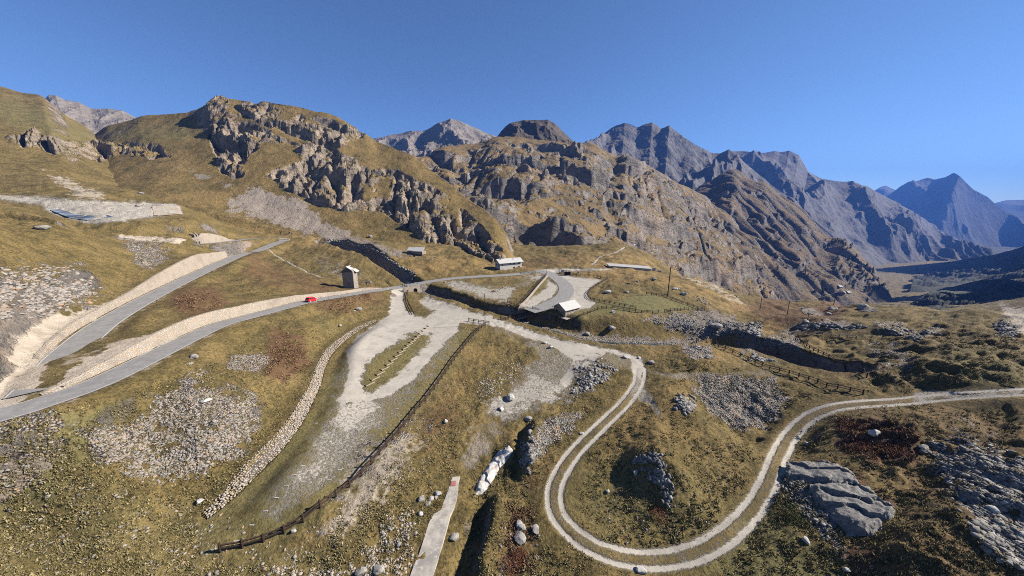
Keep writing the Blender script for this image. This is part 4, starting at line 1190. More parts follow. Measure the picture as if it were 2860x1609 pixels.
# dry stone wall beside the lot: stones laid in rows on the bank face
ICO = None
def ico():
    global ICO
    if ICO is None:
        t = (1 + 5 ** .5) / 2
        v = np.array([(-1,t,0),(1,t,0),(-1,-t,0),(1,-t,0),(0,-1,t),(0,1,t),(0,-1,-t),(0,1,-t),(t,0,-1),(t,0,1),(-t,0,-1),(-t,0,1)], float)
        v /= np.linalg.norm(v[0])
        f = np.array([(0,11,5),(0,5,1),(0,1,7),(0,7,10),(0,10,11),(1,5,9),(5,11,4),(11,10,2),(10,7,6),(7,1,8),(3,9,4),(3,4,2),(3,2,6),(3,6,8),(3,8,9),(4,9,5),(2,4,11),(6,2,10),(8,6,7),(9,8,1)])
        ICO = (v, f)
    return ICO
def fast_mesh(name, V, Fc, mat, attr=None):
    me = bpy.data.meshes.new(name)
    V = np.asarray(V, np.float32); Fc = np.asarray(Fc, np.int32)
    me.vertices.add(len(V)); me.vertices.foreach_set('co', V.ravel())
    k = Fc.shape[1]
    me.loops.add(len(Fc) * k); me.loops.foreach_set('vertex_index', Fc.ravel())
    me.polygons.add(len(Fc)); me.polygons.foreach_set('loop_start', np.arange(0, len(Fc) * k, k, dtype=np.int32)); me.polygons.foreach_set('loop_total', np.full(len(Fc), k, np.int32))
    if attr is not None:
        a = me.color_attributes.new('tint', 'FLOAT_COLOR', 'POINT'); a.data.foreach_set('color', np.asarray(attr, np.float32).ravel())
    me.materials.append(mat); me.update(); me.validate()
    o = bpy.data.objects.new(name, me); COL.objects.link(o)
    return o
def stones(name, pos, size, mat, seed=1, flatz=.7, orient=None, rough=.28, tint=None):
    """many angular stones in one mesh. pos Nx3, size N"""
    rs = np.random.RandomState(seed); v, f = ico(); n = len(pos)
    P = v[None] * (1 + rough * rs.randn(n, 12, 1).clip(-1.6, 1.6)) * (1 + .15 * rs.randn(n, 12, 3).clip(-1.5, 1.5))
    sc = np.stack([rs.uniform(.7, 1.35, n), rs.uniform(.6, 1.1, n), rs.uniform(.45, .9, n) * flatz], 1)
    P = P * sc[:, None]
    a = rs.rand(n) * 6.283; ca, sa = np.cos(a), np.sin(a)
    tl = rs.randn(n) * .25
    x = P[..., 0] * ca[:, None] - P[..., 1] * sa[:, None]; y = P[..., 0] * sa[:, None] + P[..., 1] * ca[:, None]
    z = P[..., 2] + x * tl[:, None]
    P = np.stack([x, y, z], -1) * np.asarray(size)[:, None, None] + np.asarray(pos)[:, None]
    Fc = (f[None] + (np.arange(n) * 12)[:, None, None]).reshape(-1, 3)
    tt = rs.rand(n, 3) if tint is None else tint
    at = np.ones((n, 12, 4)); at[..., :3] = tt[:, None]
    return fast_mesh(name, P.reshape(-1, 3), Fc, mat, at.reshape(-1, 4))
def stone_material(name, c1, c2, c3, scale=6):
    m = NT(name); t = m.attr('tint')
    c = m.mix(t[0], c1, c2); c = m.mix(m.ramp(t[1], .86, .92), c, c3)
    n = m.noise(scale, 5, .65)
    c = m.mix(m.ramp(n, .5, .8, 0, .5), c, (.16, .15, .135))
    m.col(c); m.nrm(m.bump(n, .05)); return m.m
M['rubble'] = stone_material('rubble_stone', (.27, .24, .21), (.15, .14, .13), (.27, .18, .115))
M['rubble_grey'] = stone_material('rubble_grey_stone', (.20, .19, .175), (.10, .097, .093), (.27, .255, .235))
M['pale_stone'] = stone_material('pale_block', (.33, .285, .24), (.22, .195, .165), (.30, .21, .14))
M['dark_boulder'] = stone_material('grey_boulder', (.25, .235, .215), (.14, .135, .125), (.32, .30, .27), 2)

# the dry stone wall: dense rows of blocks over the battered bank
PD = catmull([[p[0], p[1], p[2]] for p in pathD], 4)
s = np.r_[0, np.cumsum(np.hypot(np.diff(PD[:, 0]), np.diff(PD[:, 1])))]
pos = []; sz = []
rs = np.random.RandomState(3)
L = s[-1]
for t in np.arange(0, L, .34):
    f = t / L
    hh = np.interp(f, [0, .15, .5, .9, 1], [.35, .9, 1.6, 1.9, .5])
    k = int(np.clip(round(hh / .26), 1, 8))
    x = np.interp(t, s, PD[:, 0]); y = np.interp(t, s, PD[:, 1]); z = np.interp(t, s, PD[:, 2]) + HC
    i = min(np.searchsorted(s, t), len(PD) - 2); T = PD[i + 1, :2] - PD[i, :2]; T /= np.linalg.norm(T) + 1e-9
    N = np.array([T[1], -T[0]])     # towards the bank (image left)
    for j in range(k + 2):
        jj = min(j, k)
        off = jj * .17 + (j - jj) * .34
        pos.append((x + N[0] * off + rs.randn() * .07, y + N[1] * off + rs.randn() * .07, z + min(j * .27, hh) + rs.randn() * .03))
        sz.append(rs.uniform(.15, .23))
tag(stones('dry_stone_wall', pos, sz, M['pale_stone'], 11, .9, rough=.16), 'long curving dry stone wall of pale blocks on the left edge of the lot', 'wall')

# ------------------------------------------------------------------ buildings
def frame_from(c, d1):
    """yaw so that local +x points along d1"""
    return math.atan2(d1[1], d1[0])
def gable_house(name, label, C, yaw, w, L, he, hr, wallm, roofm, ov=.5, openings=(), doors=(), chim=(), cat='building', group=None, dark='dark', roof_t=.16):
    """local x along the length, y across (width w); origin at the corner nearest the camera. gable walls at x=0 and x=L."""
    root = empty(name, C, label, cat, group, yaw)
    m = MB()
    P = [Vector((0, 0, -1.2)), Vector((0, w, -1.2)), Vector((0, w, he)), Vector((0, w / 2, hr)), Vector((0, 0, he))]
    m.prism(P, [p + Vector((L, 0, 0)) for p in P])
    m.build('wall', M[wallm], root)
    sl = (hr - he) / (w / 2)
    r = MB()
    for sgn in (0, 1):
        y0 = -ov if sgn == 0 else w + ov; z0 = he - ov * sl
        a = [Vector((-ov, y0, z0 + .02)), Vector((-ov, w / 2, hr + .02)), Vector((-ov, w / 2, hr + roof_t + .02)), Vector((-ov, y0, z0 + roof_t + .02))]
        if sgn: a = a[::-1]
        r.prism(a, [p + Vector((L + 2 * ov, 0, 0)) for p in a])
    r.build('roof', M[roofm], root)
    for (face, a, z, ww, hh) in openings:
        g = MB()
        if face == 'long': g.box((a, -.01, z), (ww, .08, hh))
        else: g.box((-.01, a, z), (.08, ww, hh))
        f = g.build('window', M[dark], root)
    for (face, a, ww, hh) in doors:
        g = MB()
        if face == 'long': g.box((a, -.01, hh / 2), (ww, .08, hh))
        else: g.box((-.01, a, hh / 2), (.08, ww, hh))
        g.build('door', M['wood'], root)
    for x, y in chim:
        g = MB(); z = he + (hr - he) * (1 - abs(y - w / 2) / (w / 2))
        g.box((x, y, z + .25), (.5, .5, 1.0)); g.build('chimney', M[wallm], root)
    return root

# stone hut with pale roof
c = H(1579, 887); b = H(1616, 867.5)
yaw = math.atan2(b.y - c.y, b.x - c.x)
Lh = (b - c).length
gable_house('stone_hut', 'stone hut with bright slate roof beside the curved asphalt and the timber bridge', c, yaw, 6.3, max(min(Lh, 9.0), 7.8), 3.0, 4.9, 'grey_stone', 'roof', .55,
            [('long', 2.0, 2.15, .45, .45), ('long', 4.0, 2.15, .45, .45), ('long', 6.0, 2.15, .45, .45), ('g', 1.2, 1.6, .45, .6), ('g', 2.3, 1.6, .45, .6), ('g', 3.4, 1.6, .45, .6)],
            [('g', 4.5, .9, 2.1)])
print('hut', c, yaw, Lh)
s_ = MB(); s_.box((4.3, 2.4, -.1), (11.5, 8.2, .3)); o = s_.build('hut_apron', M['concrete']); o.location = c; o.rotation_euler = (0, 0, yaw); tag(o, 'grey concrete apron under the stone hut', 'pavement')

# transformer tower
c = H(989.8, 806); b = H(1001, 800); 
yaw = math.radians(86)
T = empty('stone_tower', c, 'narrow tower house with two stepped pale roofs above the road', 'tower', None, yaw)
w, L = 5.0, 3.6
m = MB()
P = [Vector((0, 0, -1)), Vector((0, w, -1)), Vector((0, w, 7.2)), Vector((0, w * .52, 9.1)), Vector((0, w * .2, 8.6)), Vector((0, 0, 7.6))]
m.prism(P, [p + Vector((L, 0, 0)) for p in P]); m.build('wall', M['grey_stone'], T)
def slabq(root, a, b, x0, x1, t, mat, nm):
    m = MB(); A = Vector((x0, *a)); B = Vector((x0, *b))
    P = [A, B, B + Vector((0, 0, t)), A + Vector((0, 0, t))]
    m.prism(P, [p + Vector((x1 - x0, 0, 0)) for p in P]); return m.build(nm, M[mat], root)
slabq(T, (.75, 8.55), (w * .52, 9.75), -.5, L * .55, .16, 'roof', 'roof')
slabq(T, (w * .52, 9.75), (w + .9, 6.75), -.5, L + .3, .16, 'roof', 'roof')
slabq(T, (-.9, 7.15), (.9, 8.3), L * .35, L + .4, .16, 'roof', 'roof')
m = MB(); P = [Vector((0, 0, 7.4)), Vector((0, w, 7.1)), Vector((0, w * .52, 9.72)), Vector((0, .72, 8.6))]
m.prism(P, [p + Vector((L * .5, 0, 0)) for p in P]); m.build('upper_wall', M['grey_stone'], T)
for x, z, a, bb in ((.9, 7.9, .35, .4), (2.0, 6.7, .5, .8), (3.0, 4.4, .3, .5), (3.1, 3.2, .3, .5)):
    m = MB(); m.box((x, -.01, z), (a, .08, bb)); m.build('window', M['dark'], T)

# long white house
b = H(1457, 749); c = Vector((b.x, b.y, b.z))
y0 = b.y; x0 = (1399 - CX) / F * y0 * 1.01
c = Vector((x0 - .3, y0 - 5.0, b.z - .6)); yaw = math.radians(30)
Lw = (b.x - x0) / math.cos(yaw) * 1.03
sc_ = 927 / (y0 * 1.01)
print('white house', c, Lw)
gable_house('long_house', 'long two storey whitewashed house with grey slate roof below the cliffs', c, yaw, 6.5, Lw, 4.6, 6.3, 'plaster', 'roof_grey' if False else 'roof', .9,
            [('long', Lw * .10, 3.1, .7, .9), ('long', Lw * .46, 3.4, .7, .9), ('long', Lw * .64, 3.5, 1.0, 1.0), ('long', Lw * .87, 3.5, 1.1, 1.0), ('long', Lw * .64, 1.0, 1.1, .9), ('long', Lw * .87, 1.1, 1.1, 1.1), ('g', 1.6, 3.0, .9, 1.0), ('g', 4.4, 3.0, 1.0, 1.0)], [],
            [(Lw * .68, 2.0), (Lw * .12, 2.4)])
# sunken building with pale roof under the scree
c = H(1150, 706); 
R_ = empty('sunken_barn', c, 'low barn with pale split roof half sunk in the meadow below the scree', 'barn', None, math.radians(-18))
m = MB(); m.box((2.5, 1.8, .1), (11, 4.4, 2.0)); m.build('wall', M['grey_stone'], R_)
m = MB(); P = [Vector((-3.4, -.9, 1.3)), Vector((2.2, -.9, 1.3)), Vector((1.2, 3.6, 2.9)), Vector((-4.4, 3.6, 2.9))]
m.prism(P, [p + Vector((0, 0, .18)) for p in P]); m.build('roof', M['roof'], R_)
m = MB(); P = [Vector((1.6, -1.6, 1.1)), Vector((9.0, -1.6, 1.1)), Vector((7.4, 3.9, 3.1)), Vector((.4, 3.9, 3.1))]
m.prism(P, [p + Vector((0, 0, .18)) for p in P]); m.build('roof', M['roof'], R_)
# chapel on the knoll
c = H(1771, 688.5); print('chapel', c)
gable_house('chapel', 'tiny stone chapel on the golden knoll at the end of the footpath', c, math.atan2(1.0, .75), 5.2, 4.0, 2.4, 4.2, 'grey_stone', 'roof', .35, [('g', 2.6, 1.4, 1.2, 1.1)], [], cat='chapel')
L_ = empty('lamp_post', H(1781, 688), 'tall curved lamp post standing beside the chapel', 'lamp post')
m = MB(); m.tube((0, 0, -.3), (0, 0, 4.6), .09); m.tube((0, 0, 4.6), (-.5, 0, 4.95), .07); m.tube((-.5, 0, 4.95), (-1.0, 0, 4.9), .07); m.build('pole', M['concrete'], L_)
m = MB(); m.box((-1.15, 0, 4.85), (.5, .22, .14)); m.build('lamp', M['wood_lt'], L_)
# long low gallery roof
a = H(1701, 747); b = H(1818, 756)
c = Vector((a.x, a.y, a.z)); dv = b - a; yaw = math.atan2(dv.y, dv.x); Lg = dv.length
G = empty('road_gallery', c, 'long low shed with flat grey roof behind the golden meadow', 'shed', None, yaw)
tiltz = (b.z - a.z) / Lg
m = MB(); P = [Vector((0, 0, -1.5)), Vector((0, 3.5, -1.5)), Vector((0, 3.5, 1.6)), Vector((0, 0, 1.1))]
m.prism(P, [p + Vector((Lg, 0, tiltz * Lg)) for p in P]); m.build('wall', M['plaster'], G)
m = MB(); P = [Vector((-.4, -.7, 1.05)), Vector((-.4, 4.4, 2.0)), Vector((-.4, 4.4, 2.15)), Vector((-.4, -.7, 1.2))]
m.prism(P, [p + Vector((Lg + .8, 0, tiltz * Lg)) for p in P]); m.build('roof', M['roof_grey'], G)
m = MB(); m.box((Lg + 2.5, 1.5, tiltz * Lg + .2), (2.2, .4, 2.6)); m.box((Lg + 5.8, 1.0, tiltz * Lg - .8), (2.6, .4, 1.6)); m.build('end_wall', M['whitestone'], G)

# open timber shelter and its furniture
c = H(1594, 768.5)
S_ = empty('shelter', c, 'open timber shelter with slatted pent roof at the parking entrance', 'shelter', None, 0)
m = MB(); m.box((-3.3, .9, .9), (.16, 1.8, 2.0)); m.box((-1.75, 1.75, .9), (3.2, .12, 2.0)); m.box((.0, .9, .9), (.6, 1.8, 2.0)); m.build('wall', M['wood'], S_)
m = MB(); m.box((.0, -.03, .9), (.62, .08, 2.02)); m.build('pillar', M['wallstone'], S_)
m = MB()
for i in range(6): m.box((-3.6 + i * .85, .8, 2.15 + .0), (.5, 2.6, .09), Matrix.Rotation(.16, 3, 'X'))
m.build('roof_slat', M['wood_lt'], S_)
m = MB(); m.box((-1.6, -.3, 2.0), (4.6, .12, .16)); m.box((-1.6, 1.9, 2.32), (4.6, .12, .16)); m.build('beam', M['wood'], S_)
def board(px, py, w, h, z, label, name='notice_board', yaw=0.0, mat='wood', face='wood_lt', legs=True, cat='sign', group=None):
    c = H(px, py); b = empty(name, c, label, cat, group, yaw)
    m = MB(); m.box((0, 0, z + h / 2), (w, .06, h)); m.build('panel', M[face], b)
    for s in ((-1, 1) if legs else (0,)):
        m = MB(); m.box((s * (w / 2), 0, (z + h) / 2 - .1), (.09, .09, z + h + .3)); m.build('post', M[mat], b)
    return b
board(1571, 763.5, 1.5, 1.6, .5, 'stone framed board left of the open shelter', 'notice_board', face='plaster')
board(1578, 763, 1.6, .8, 1.0, 'small wooden board between shelter and stone framed board', 'notice_board')
board(1614, 766.5, .9, 1.0, .7, 'small framed board behind the parking fence', 'notice_board', face='plaster')
board(1940, 1033, 1.6, 1.1, .55, 'brown wooden information board beside the gravel footpath', 'notice_board', yaw=.5, face='wood')
board(1024, 799, .55, .8, .9, 'small blue road sign near the tower house', 'road_sign', face='wood', legs=False)
bpy.context.view_layer.update()
M['blue'] = simple('blue_paint', (.03, .08, .30), (.04, .09, .33), 3, .5, 0)
M['orange'] = simple('orange_paint', (.75, .10, .03), (.65, .08, .025), 3, .6, 0)
c = H(1564, 763.5); bn = empty('litter_bin', c, 'dark litter bin left of the notice boards by the shelter', 'bin'); m = MB(); m.tube((0, 0, -.1), (0, 0, 1.1), .33, .36, 10); m.build('body', M['wood'], bn); m = MB(); m.tube((0, 0, 1.1), (0, 0, 1.22), .4, .3, 10); m.build('lid', M['wood_lt'], bn)
c = H(1039, 806); mk = empty('hydrant', c, 'orange hydrant at the road edge near the tower house', 'hydrant'); m = MB(); m.tube((0, 0, -.1), (0, 0, 1.0), .17, .15, 8); m.build('body', M['orange'], mk); m = MB(); m.tube((0, 0, 1.0), (0, 0, 1.2), .2, .08, 8); m.build('cap', M['orange'], mk)
c = H(1027, 790); tr = empty('water_trough', c, 'long stone trough in the grass near the tower house', 'trough', None, .1); m = MB(); m.box((0, 0, .3), (3.0, .9, .7)); m.build('basin', M['plaster'], tr); m = MB(); m.box((0, 0, .67), (2.7, .6, .06)); m.build('water', M['dark'], tr)

# poles
def pole(px, py, top, label, r=.13, name='utility_pole', cross=False, cat='pole', group=None, mat='wood'):
    c = H(px, py)
    u, t = ut(px, top); hgt = t * c.y + HC - c.z
    p = empty(name, c, label, cat, group)
    m = MB(); m.tube((0, 0, -.5), (0, 0, hgt), r, r * .75, 9); m.build('shaft', M[mat], p)
    if cross:
        m = MB(); m.box((0, 0, hgt - .5), (1.5, .1, .12)); m.build('crossarm', M[mat], p)
        for s in (-.6, 0, .6):
            m = MB(); m.tube((s, 0, hgt - .44), (s, 0, hgt - .22), .05, .04, 6); m.build('insulator', M['dark'], p)
    return c + Vector((0, 0, hgt))
pole(1355, 908, 820, 'tall bare wooden pole at the upper end of the lot fence', .12)
q1 = pole(1864.7, 826, 746, 'thick dark pole above the green paddock', .24, cross=False)
tops = [pole(2122, 866, 813, 'pole on the golden ridge, leftmost of the line to the right', .14, cross=True),
        pole(2198, 880, 840, 'pole beside pale slab rocks in front of the brown knoll', .14, cross=True),
        pole(2254, 900, 872, 'short looking pole above the ravine corner fence', .12, cross=True),
        pole(2328, 852, 816, 'pole carrying wires on the crest of the brown knoll', .14, cross=True),
        pole(2381, 837, 805, 'leaning pole on the crest, rightmost of the line', .14, cross=True)]
def wire(a, b, label, sag=1.2):
    m = MB(); pr = None
    for i in range(11):
        t = i / 10; p = a.lerp(b, t) + Vector((0, 0, -sag * 4 * t * (1 - t)))
        if pr is not None: m.tube(pr, p, .022, None, 4)
        pr = p
    tag(m.build('wire', M['concrete']), label, 'wire', 'overhead wires')
wire(tops[3], tops[1], 'overhead wire from the wire carrying pole to the pole by the slab rocks')
wire(tops[3], tops[4], 'overhead wire between the two poles on the crest')
wire(tops[1], tops[0], 'overhead wire between the golden ridge pole and its right neighbour')
for px, py, tp, lb in ((1443, 871, 831, 'street lamp at the low end of the retaining wall fence'), (1490, 813, 787, 'street lamp halfway along the retaining wall fence'), (1526, 768, 748, 'street lamp at the far end of the retaining wall fence')):
    c = H(px, py); hgt = ut(px, tp)[1] * c.y + HC - c.z
    p = empty('street_lamp', c, lb, 'street lamp', 'street lamps on the wall')
    m = MB(); m.tube((0, 0, -.3), (0, 0, hgt), .08, .06, 8); m.tube((0, 0, hgt - .25), (-.8, 0, hgt - .1), .04, .04, 6); m.build('pole', M['wood'], p)
    m = MB(); m.tube((-.8, 0, hgt - .5), (-.8, 0, hgt - .12), .18, .08, 8); m.build('lantern', M['dark'], p)
for px, py, tp, lb in ((1060, 809, 795, 'thin snow pole on the near road edge below the tower house'), (1049, 800, 789, 'dark snow pole on the far road edge right of the hydrant'), (1036, 799, 772, 'tall thin mast behind the stone trough'),
                       (1405, 763, 749, 'dark trail post in the meadow before the long white house'), (1419, 760, 748, 'thin trail pole right of the dark trail post'), (438, 1015+0, 1008, 'low marker post on the upper road edge')):
    if px == 438: px, py, tp = 438, 846, 838
    pole(px, py, tp, lb, .055 if px not in (1405,) else .16, 'marker_post', group='marker posts', cat='post')

# culvert under the road
c = H(1166, 817); 
K = empty('culvert', Vector((c.x - 2.4, c.y - .2, zat(c.x, c.y) - .2)), 'pale stone culvert with dark arch under the road', 'culvert', None, .68)
m = MB(); R = 1.0; n = 10; Wd, Hh = 7.6, 3.2
top = [Vector((-4.2, 0, -1)), Vector((-4.2, 0, Hh))]
arc = [Vector((1.6 + R * math.cos(math.pi * i / n), 0, 1.1 + R * math.sin(math.pi * i / n))) for i in range(n + 1)]
o_ = [Vector((4.2, 0, Hh)), Vector((4.2, 0, -1)), Vector((1.6 + R, 0, -1))] + arc + [Vector((1.6 - R, 0, -1)), Vector((-4.2, 0, -1)), Vector((-4.2, 0, Hh))]
Vv = []; Ff = []
m.prism(o_, [p + Vector((0, .7, 0)) for p in o_]); m.build('headwall', M['wallstone'], K)
m = MB(); m.tube((1.6, .75, 1.0), (1.6, 6.0, 1.0), 1.3, 1.3, 14); m.build('tunnel', M['dark'], K)

# timber bridge over the stream
a = H(1440, 893); b = H(1490, 877)
a.z = zat(a.x, a.y) + .15; b.z = max(zat(b.x, b.y) + .1, a.z - .4)
dv = b - a; yaw = math.atan2(dv.y, dv.x); Lb = math.hypot(dv.x, dv.y)
B_ = empty('footbridge', a, 'timber footbridge with brown railings over the stream beside the stone hut', 'bridge', None, yaw)
sl_ = dv.z / Lb
m = MB()
for i in range(int(Lb / .5)): m.box((i * .5 + .25, 0, .05 + sl_ * i * .5), (.44, 3.0, .1))
m.build('deck', M['wood_lt'], B_)
for s in (-1.4, 1.4):
    m = MB()
    for z in (.45, .8, 1.1): m.tube((-2.5, s, z - .05), (Lb + .5, s, z + sl_ * Lb), .07)
    m.build('railing', M['wood'], B_)
    for i in range(7):
        t = i / 6 * Lb; m = MB(); m.box((t, s, .5 + sl_ * t), (.16, .16, 1.5)); m.build('post', M['wood'], B_)
m = MB(); m.box((Lb + .6, 0, -1.2), (1.0, 4.0, 2.6)); m.box((-.4, 0, -1.2), (.8, 4.0, 2.4)); m.build('abutment', M['concrete'], B_)
fence([(1398,892),(1420,893),(1440,889)], 'rail leading onto the timber bridge from the gravel path', 1.9)
fence([(1487,864),(1505,871)], 'low rail at the far end of the timber bridge', 1.6)

# ------------------------------------------------------------------ lot furniture: sawtooth of logs, small white markers, little posts
P0, P1 = (1027, 1082), (1207, 906)
n = 17
zz = []
for i in range(n):
    t0 = i / n
    k = 1 - (1 - t0) ** 1.0
    # perspective-even spacing through world space
A0 = H(*P0); A1 = H(*P1)
for i in range(n):
    p = A0.lerp(A1, (i + .5) / n); p.z = zat(p.x, p.y)
    dirv = (A1 - A0).normalized()
    yaw = math.atan2(dirv.y, dirv.x) - .38
    sg_ = empty('parking_log', p, 'pale log kerbs laid as a sawtooth row on the lot grass', 'log kerb', 'sawtooth row of log kerbs', yaw)
    ll = (A1 - A0).length / n * .98
    m = MB(); m.tube((-ll / 2, 0, .12), (ll / 2, 0, .12), .13, .12, 8); m.build('log', M['wood_lt'], sg_)
    m = MB(); m.tube((-ll / 2, .05, .1), (-ll / 2 + .1, ll * .42, .1), .12, .12, 8); m.build('end_log', M['wood'], sg_)
A0 = H(1390, 815); A1 = H(1424, 789)
for i in range(9):
    p = A0.lerp(A1, i / 8); p.z = zat(p.x, p.y)
    m = MB(); m.tube((0, 0, -.2), (0, 0, .55), .12, .11, 7); o = m.build('short_post', M['wood']); o.location = p
    tag(o, 'small dark posts in a slanting row on the far gravel lot', 'post', 'row of short posts')
for i, (px, py) in enumerate([(1259,958),(1226,1001),(1217,1025),(1204,1047),(1190,1070),(1177,1092),(1152,1110),(1128,1126),(1110,1142),(1096,1157),(1079,1177),(1060,1197),(1039,1216),(1020,1239),(997,1262),(973,1286),(949,1313),(920,1341),(893,1342-3),
                              (901,1225),(883,1183),(845,1301),(822,1327),(800,1358),(772,1391),(741,1428),(703,1467),(1240,980),(1270,958-15),(929,1215),(660,1512)]):
    p = H(px, py)
    m = MB(); m.box((0, 0, .03), (.62, .13, .07)); o = m.build('bay_marker', M['whitestone']); o.location = p; o.rotation_euler = (0, 0, RN.uniform(-.15, .15))
    tag(o, 'small white bay markers set flush in the lot grass', 'marker', 'white parking bay markers')

# concrete path with hatch (lower centre)
def slab_poly(name, pts, th, mat, label=None, cat=None, kind=None):
    P = [H(a, b) for a, b in pts]
    n = len(P); V = [(p.x, p.y, p.z + th) for p in P] + [(p.x, p.y, p.z - .4) for p in P]
    o = vmesh(name, V, [tuple(range(n))] + [(i, n + i, n + (i + 1) % n, (i + 1) % n) for i in range(n)], M[mat])
    if kind: o['kind'] = kind
    if label: tag(o, label, cat)
    return o
Lc = [(1264,1333),(1258,1350),(1252,1370),(1240,1400),(1232,1425),(1212,1436),(1198,1460),(1186,1500),(1170,1550),(1156,1580),(1140,1625)]
Rc = [(1285,1333),(1281,1350),(1280,1370),(1275,1400),(1268,1425),(1258,1450),(1250,1480),(1240,1515),(1228,1550),(1218,1585),(1205,1625)]
V = []
for (a, b), (c_, d_) in zip(Lc, Rc):
    p = H(a, b); q = H(c_, d_); z = max(p.z, q.z) + .06
    V += [(p.x, p.y, z), (q.x, q.y, z)]
n = len(Lc); V += [(x, y, z - .5) for x, y, z in V]
Fc = [(2*i, 2*i+1, 2*i+3, 2*i+2) for i in range(n-1)] + [(2*i, 2*i+2, 2*n+2*i+2, 2*n+2*i) for i in range(n-1)] + [(2*i+3, 2*i+1, 2*n+2*i+1, 2*n+2*i+3) for i in range(n-1)] + [(0, 2*n, 2*n+1, 1)]
vmesh('concrete_path', V, Fc, M['concrete'])['kind'] = 'structure'
pz = H(1266, 1353); hz = max(H(1252,1370).z, H(1280,1370).z, H(1258,1350).z, H(1281,1350).z) + .06
M['hatch'] = simple('red_brown_hatch', (.30, .12, .10), (.24, .10, .085), 6, .8, .005)
h_ = empty('hatch', (pz.x, pz.y, hz), 'square reddish hatch cover set in the concrete path', 'hatch', None, .1)
m = MB(); m.box((0, 0, .03), (.85, 1.05, .06)); m.build('frame', M['hatch'], h_); m = MB(); m.box((0, 0, .075), (.6, .75, .03)); m.build('lid', M['concrete'] if False else M['hatch'], h_)

# terrace wall at the upper left with its guard rail, and the two chute walls
def wp(px, y, z): 
    u, t = ut(px, 590 if z == 0 else CY - 0); return None
def at_yz(px, y, z):
    t = z / y; d = CT - t * ST; u = (px - CX) / F * d
    return Vector((u * y, y, z + HC))
A = [H(425, 577) + Vector((0, 0, .3)), H(492, 576) + Vector((0, 0, .3)), H(508, 600) + Vector((0, -1.5, .3)), H(440, 603) + Vector((0, -1.5, .3))]
Bk = [p + Vector((-.6, 2.5, -.02)) for p in A]
vmesh_ = vmesh('terrace_wall', A + Bk, [(0, 1, 2, 3), (4, 7, 6, 5), (0, 4, 5, 1), (1, 5, 6, 2), (3, 2, 6, 7), (0, 3, 7, 4)], M['wallstone'])
tag(vmesh_, 'sloping stone retaining wall at the right end of the upper gravel terrace', 'wall')
g = empty('guard_rail', H(400, 574), 'pale blue guard rail on the edge of the upper gravel terrace', 'rail')
a0 = H(400, 574); b0 = H(492, 576)
m = MB(); m.tube((0, 0, .8), b0 - a0 + Vector((0, 0, .8)), .13, None, 6); m.build('beam', M['plaster'], g)
for i in range(8):
    p = a0.lerp(b0, i / 7) - a0; m = MB(); m.box((p.x, p.y, .2), (.12, .12, 1.4)); m.build('post', M['concrete'], g)
freewall([(533,657),(541,660),(547,668),(553,681)], 1.0, .5, 'wallstone', 'left one of two small curved chute walls above the upper road', 'chute_wall', batter=.05)
freewall([(545,656),(552,661),(557,670),(561,681)], 1.0, .5, 'wallstone', 'right one of two small curved chute walls above the upper road', 'chute_wall', batter=.05)
# icy pool on the terrace
P = [H(a, b) for a, b in [(150,580),(175,588),(215,600),(260,603),(300,601),(330,610),(260,616),(200,611),(160,597),(140,587)]]
zm = sum(p.z for p in P) / len(P)
M['ice'] = simple('pale_ice', (.22, .25, .29), (.03, .04, .055), .15, .4, 0)
o = vmesh('pool', [(p.x, p.y, p.z + .12) for p in P], [tuple(range(len(P)))], M['ice']); o['kind'] = 'structure'
# ------------------------------------------------------------------ boulders and outcrops
def ico2():
    v, f = ico(); v = [tuple(x) for x in v]; cache = {}; F2 = []
    def mid(a, b):
        k = (min(a, b), max(a, b))
        if k not in cache:
            m = np.array(v[a]) + np.array(v[b]); m /= np.linalg.norm(m); v.append(tuple(m)); cache[k] = len(v) - 1
        return cache[k]
    for a, b, c in f:
        x, y, z = mid(a, b), mid(b, c), mid(c, a)
        F2 += [(a, x, z), (b, y, x), (c, z, y), (x, y, z)]
    return np.array(v), F2
IV, IF = ico2()
def boulder(px, py, r, label, mat='boulder', name='boulder', flat_=.65, sx=1.2, seed=None, group='boulders', sink=.35, yaw=None):
    if py < 940: r *= .68
    c = H(px, py); rs = np.random.RandomState(seed if seed is not None else int(px * 7 + py))
    V = IV.copy()
    # cut by random planes for an angular look
    for _ in range(9):
        nrm = rs.randn(3); nrm /= np.linalg.norm(nrm); d = rs.uniform(.55, .85)
        k = V @ nrm; ex = np.maximum(k - d, 0); V = V - ex[:, None] * nrm
    V = V * (1 + .05 * rs.randn(len(V), 1))
    V = V * np.array([sx, 1, flat_]) * r
    a = rs.rand() * 6.28 if yaw is None else yaw
    ca, sa = math.cos(a), math.sin(a)
    V = np.c_[V[:, 0] * ca - V[:, 1] * sa, V[:, 0] * sa + V[:, 1] * ca, V[:, 2]]
    o = vmesh(name, V, IF, M[mat]); o.location = (c.x, c.y, zat(c.x, c.y) + r * flat_ * (1 - sink * 1.4))
    tag(o, label, 'boulder', group)
    return o
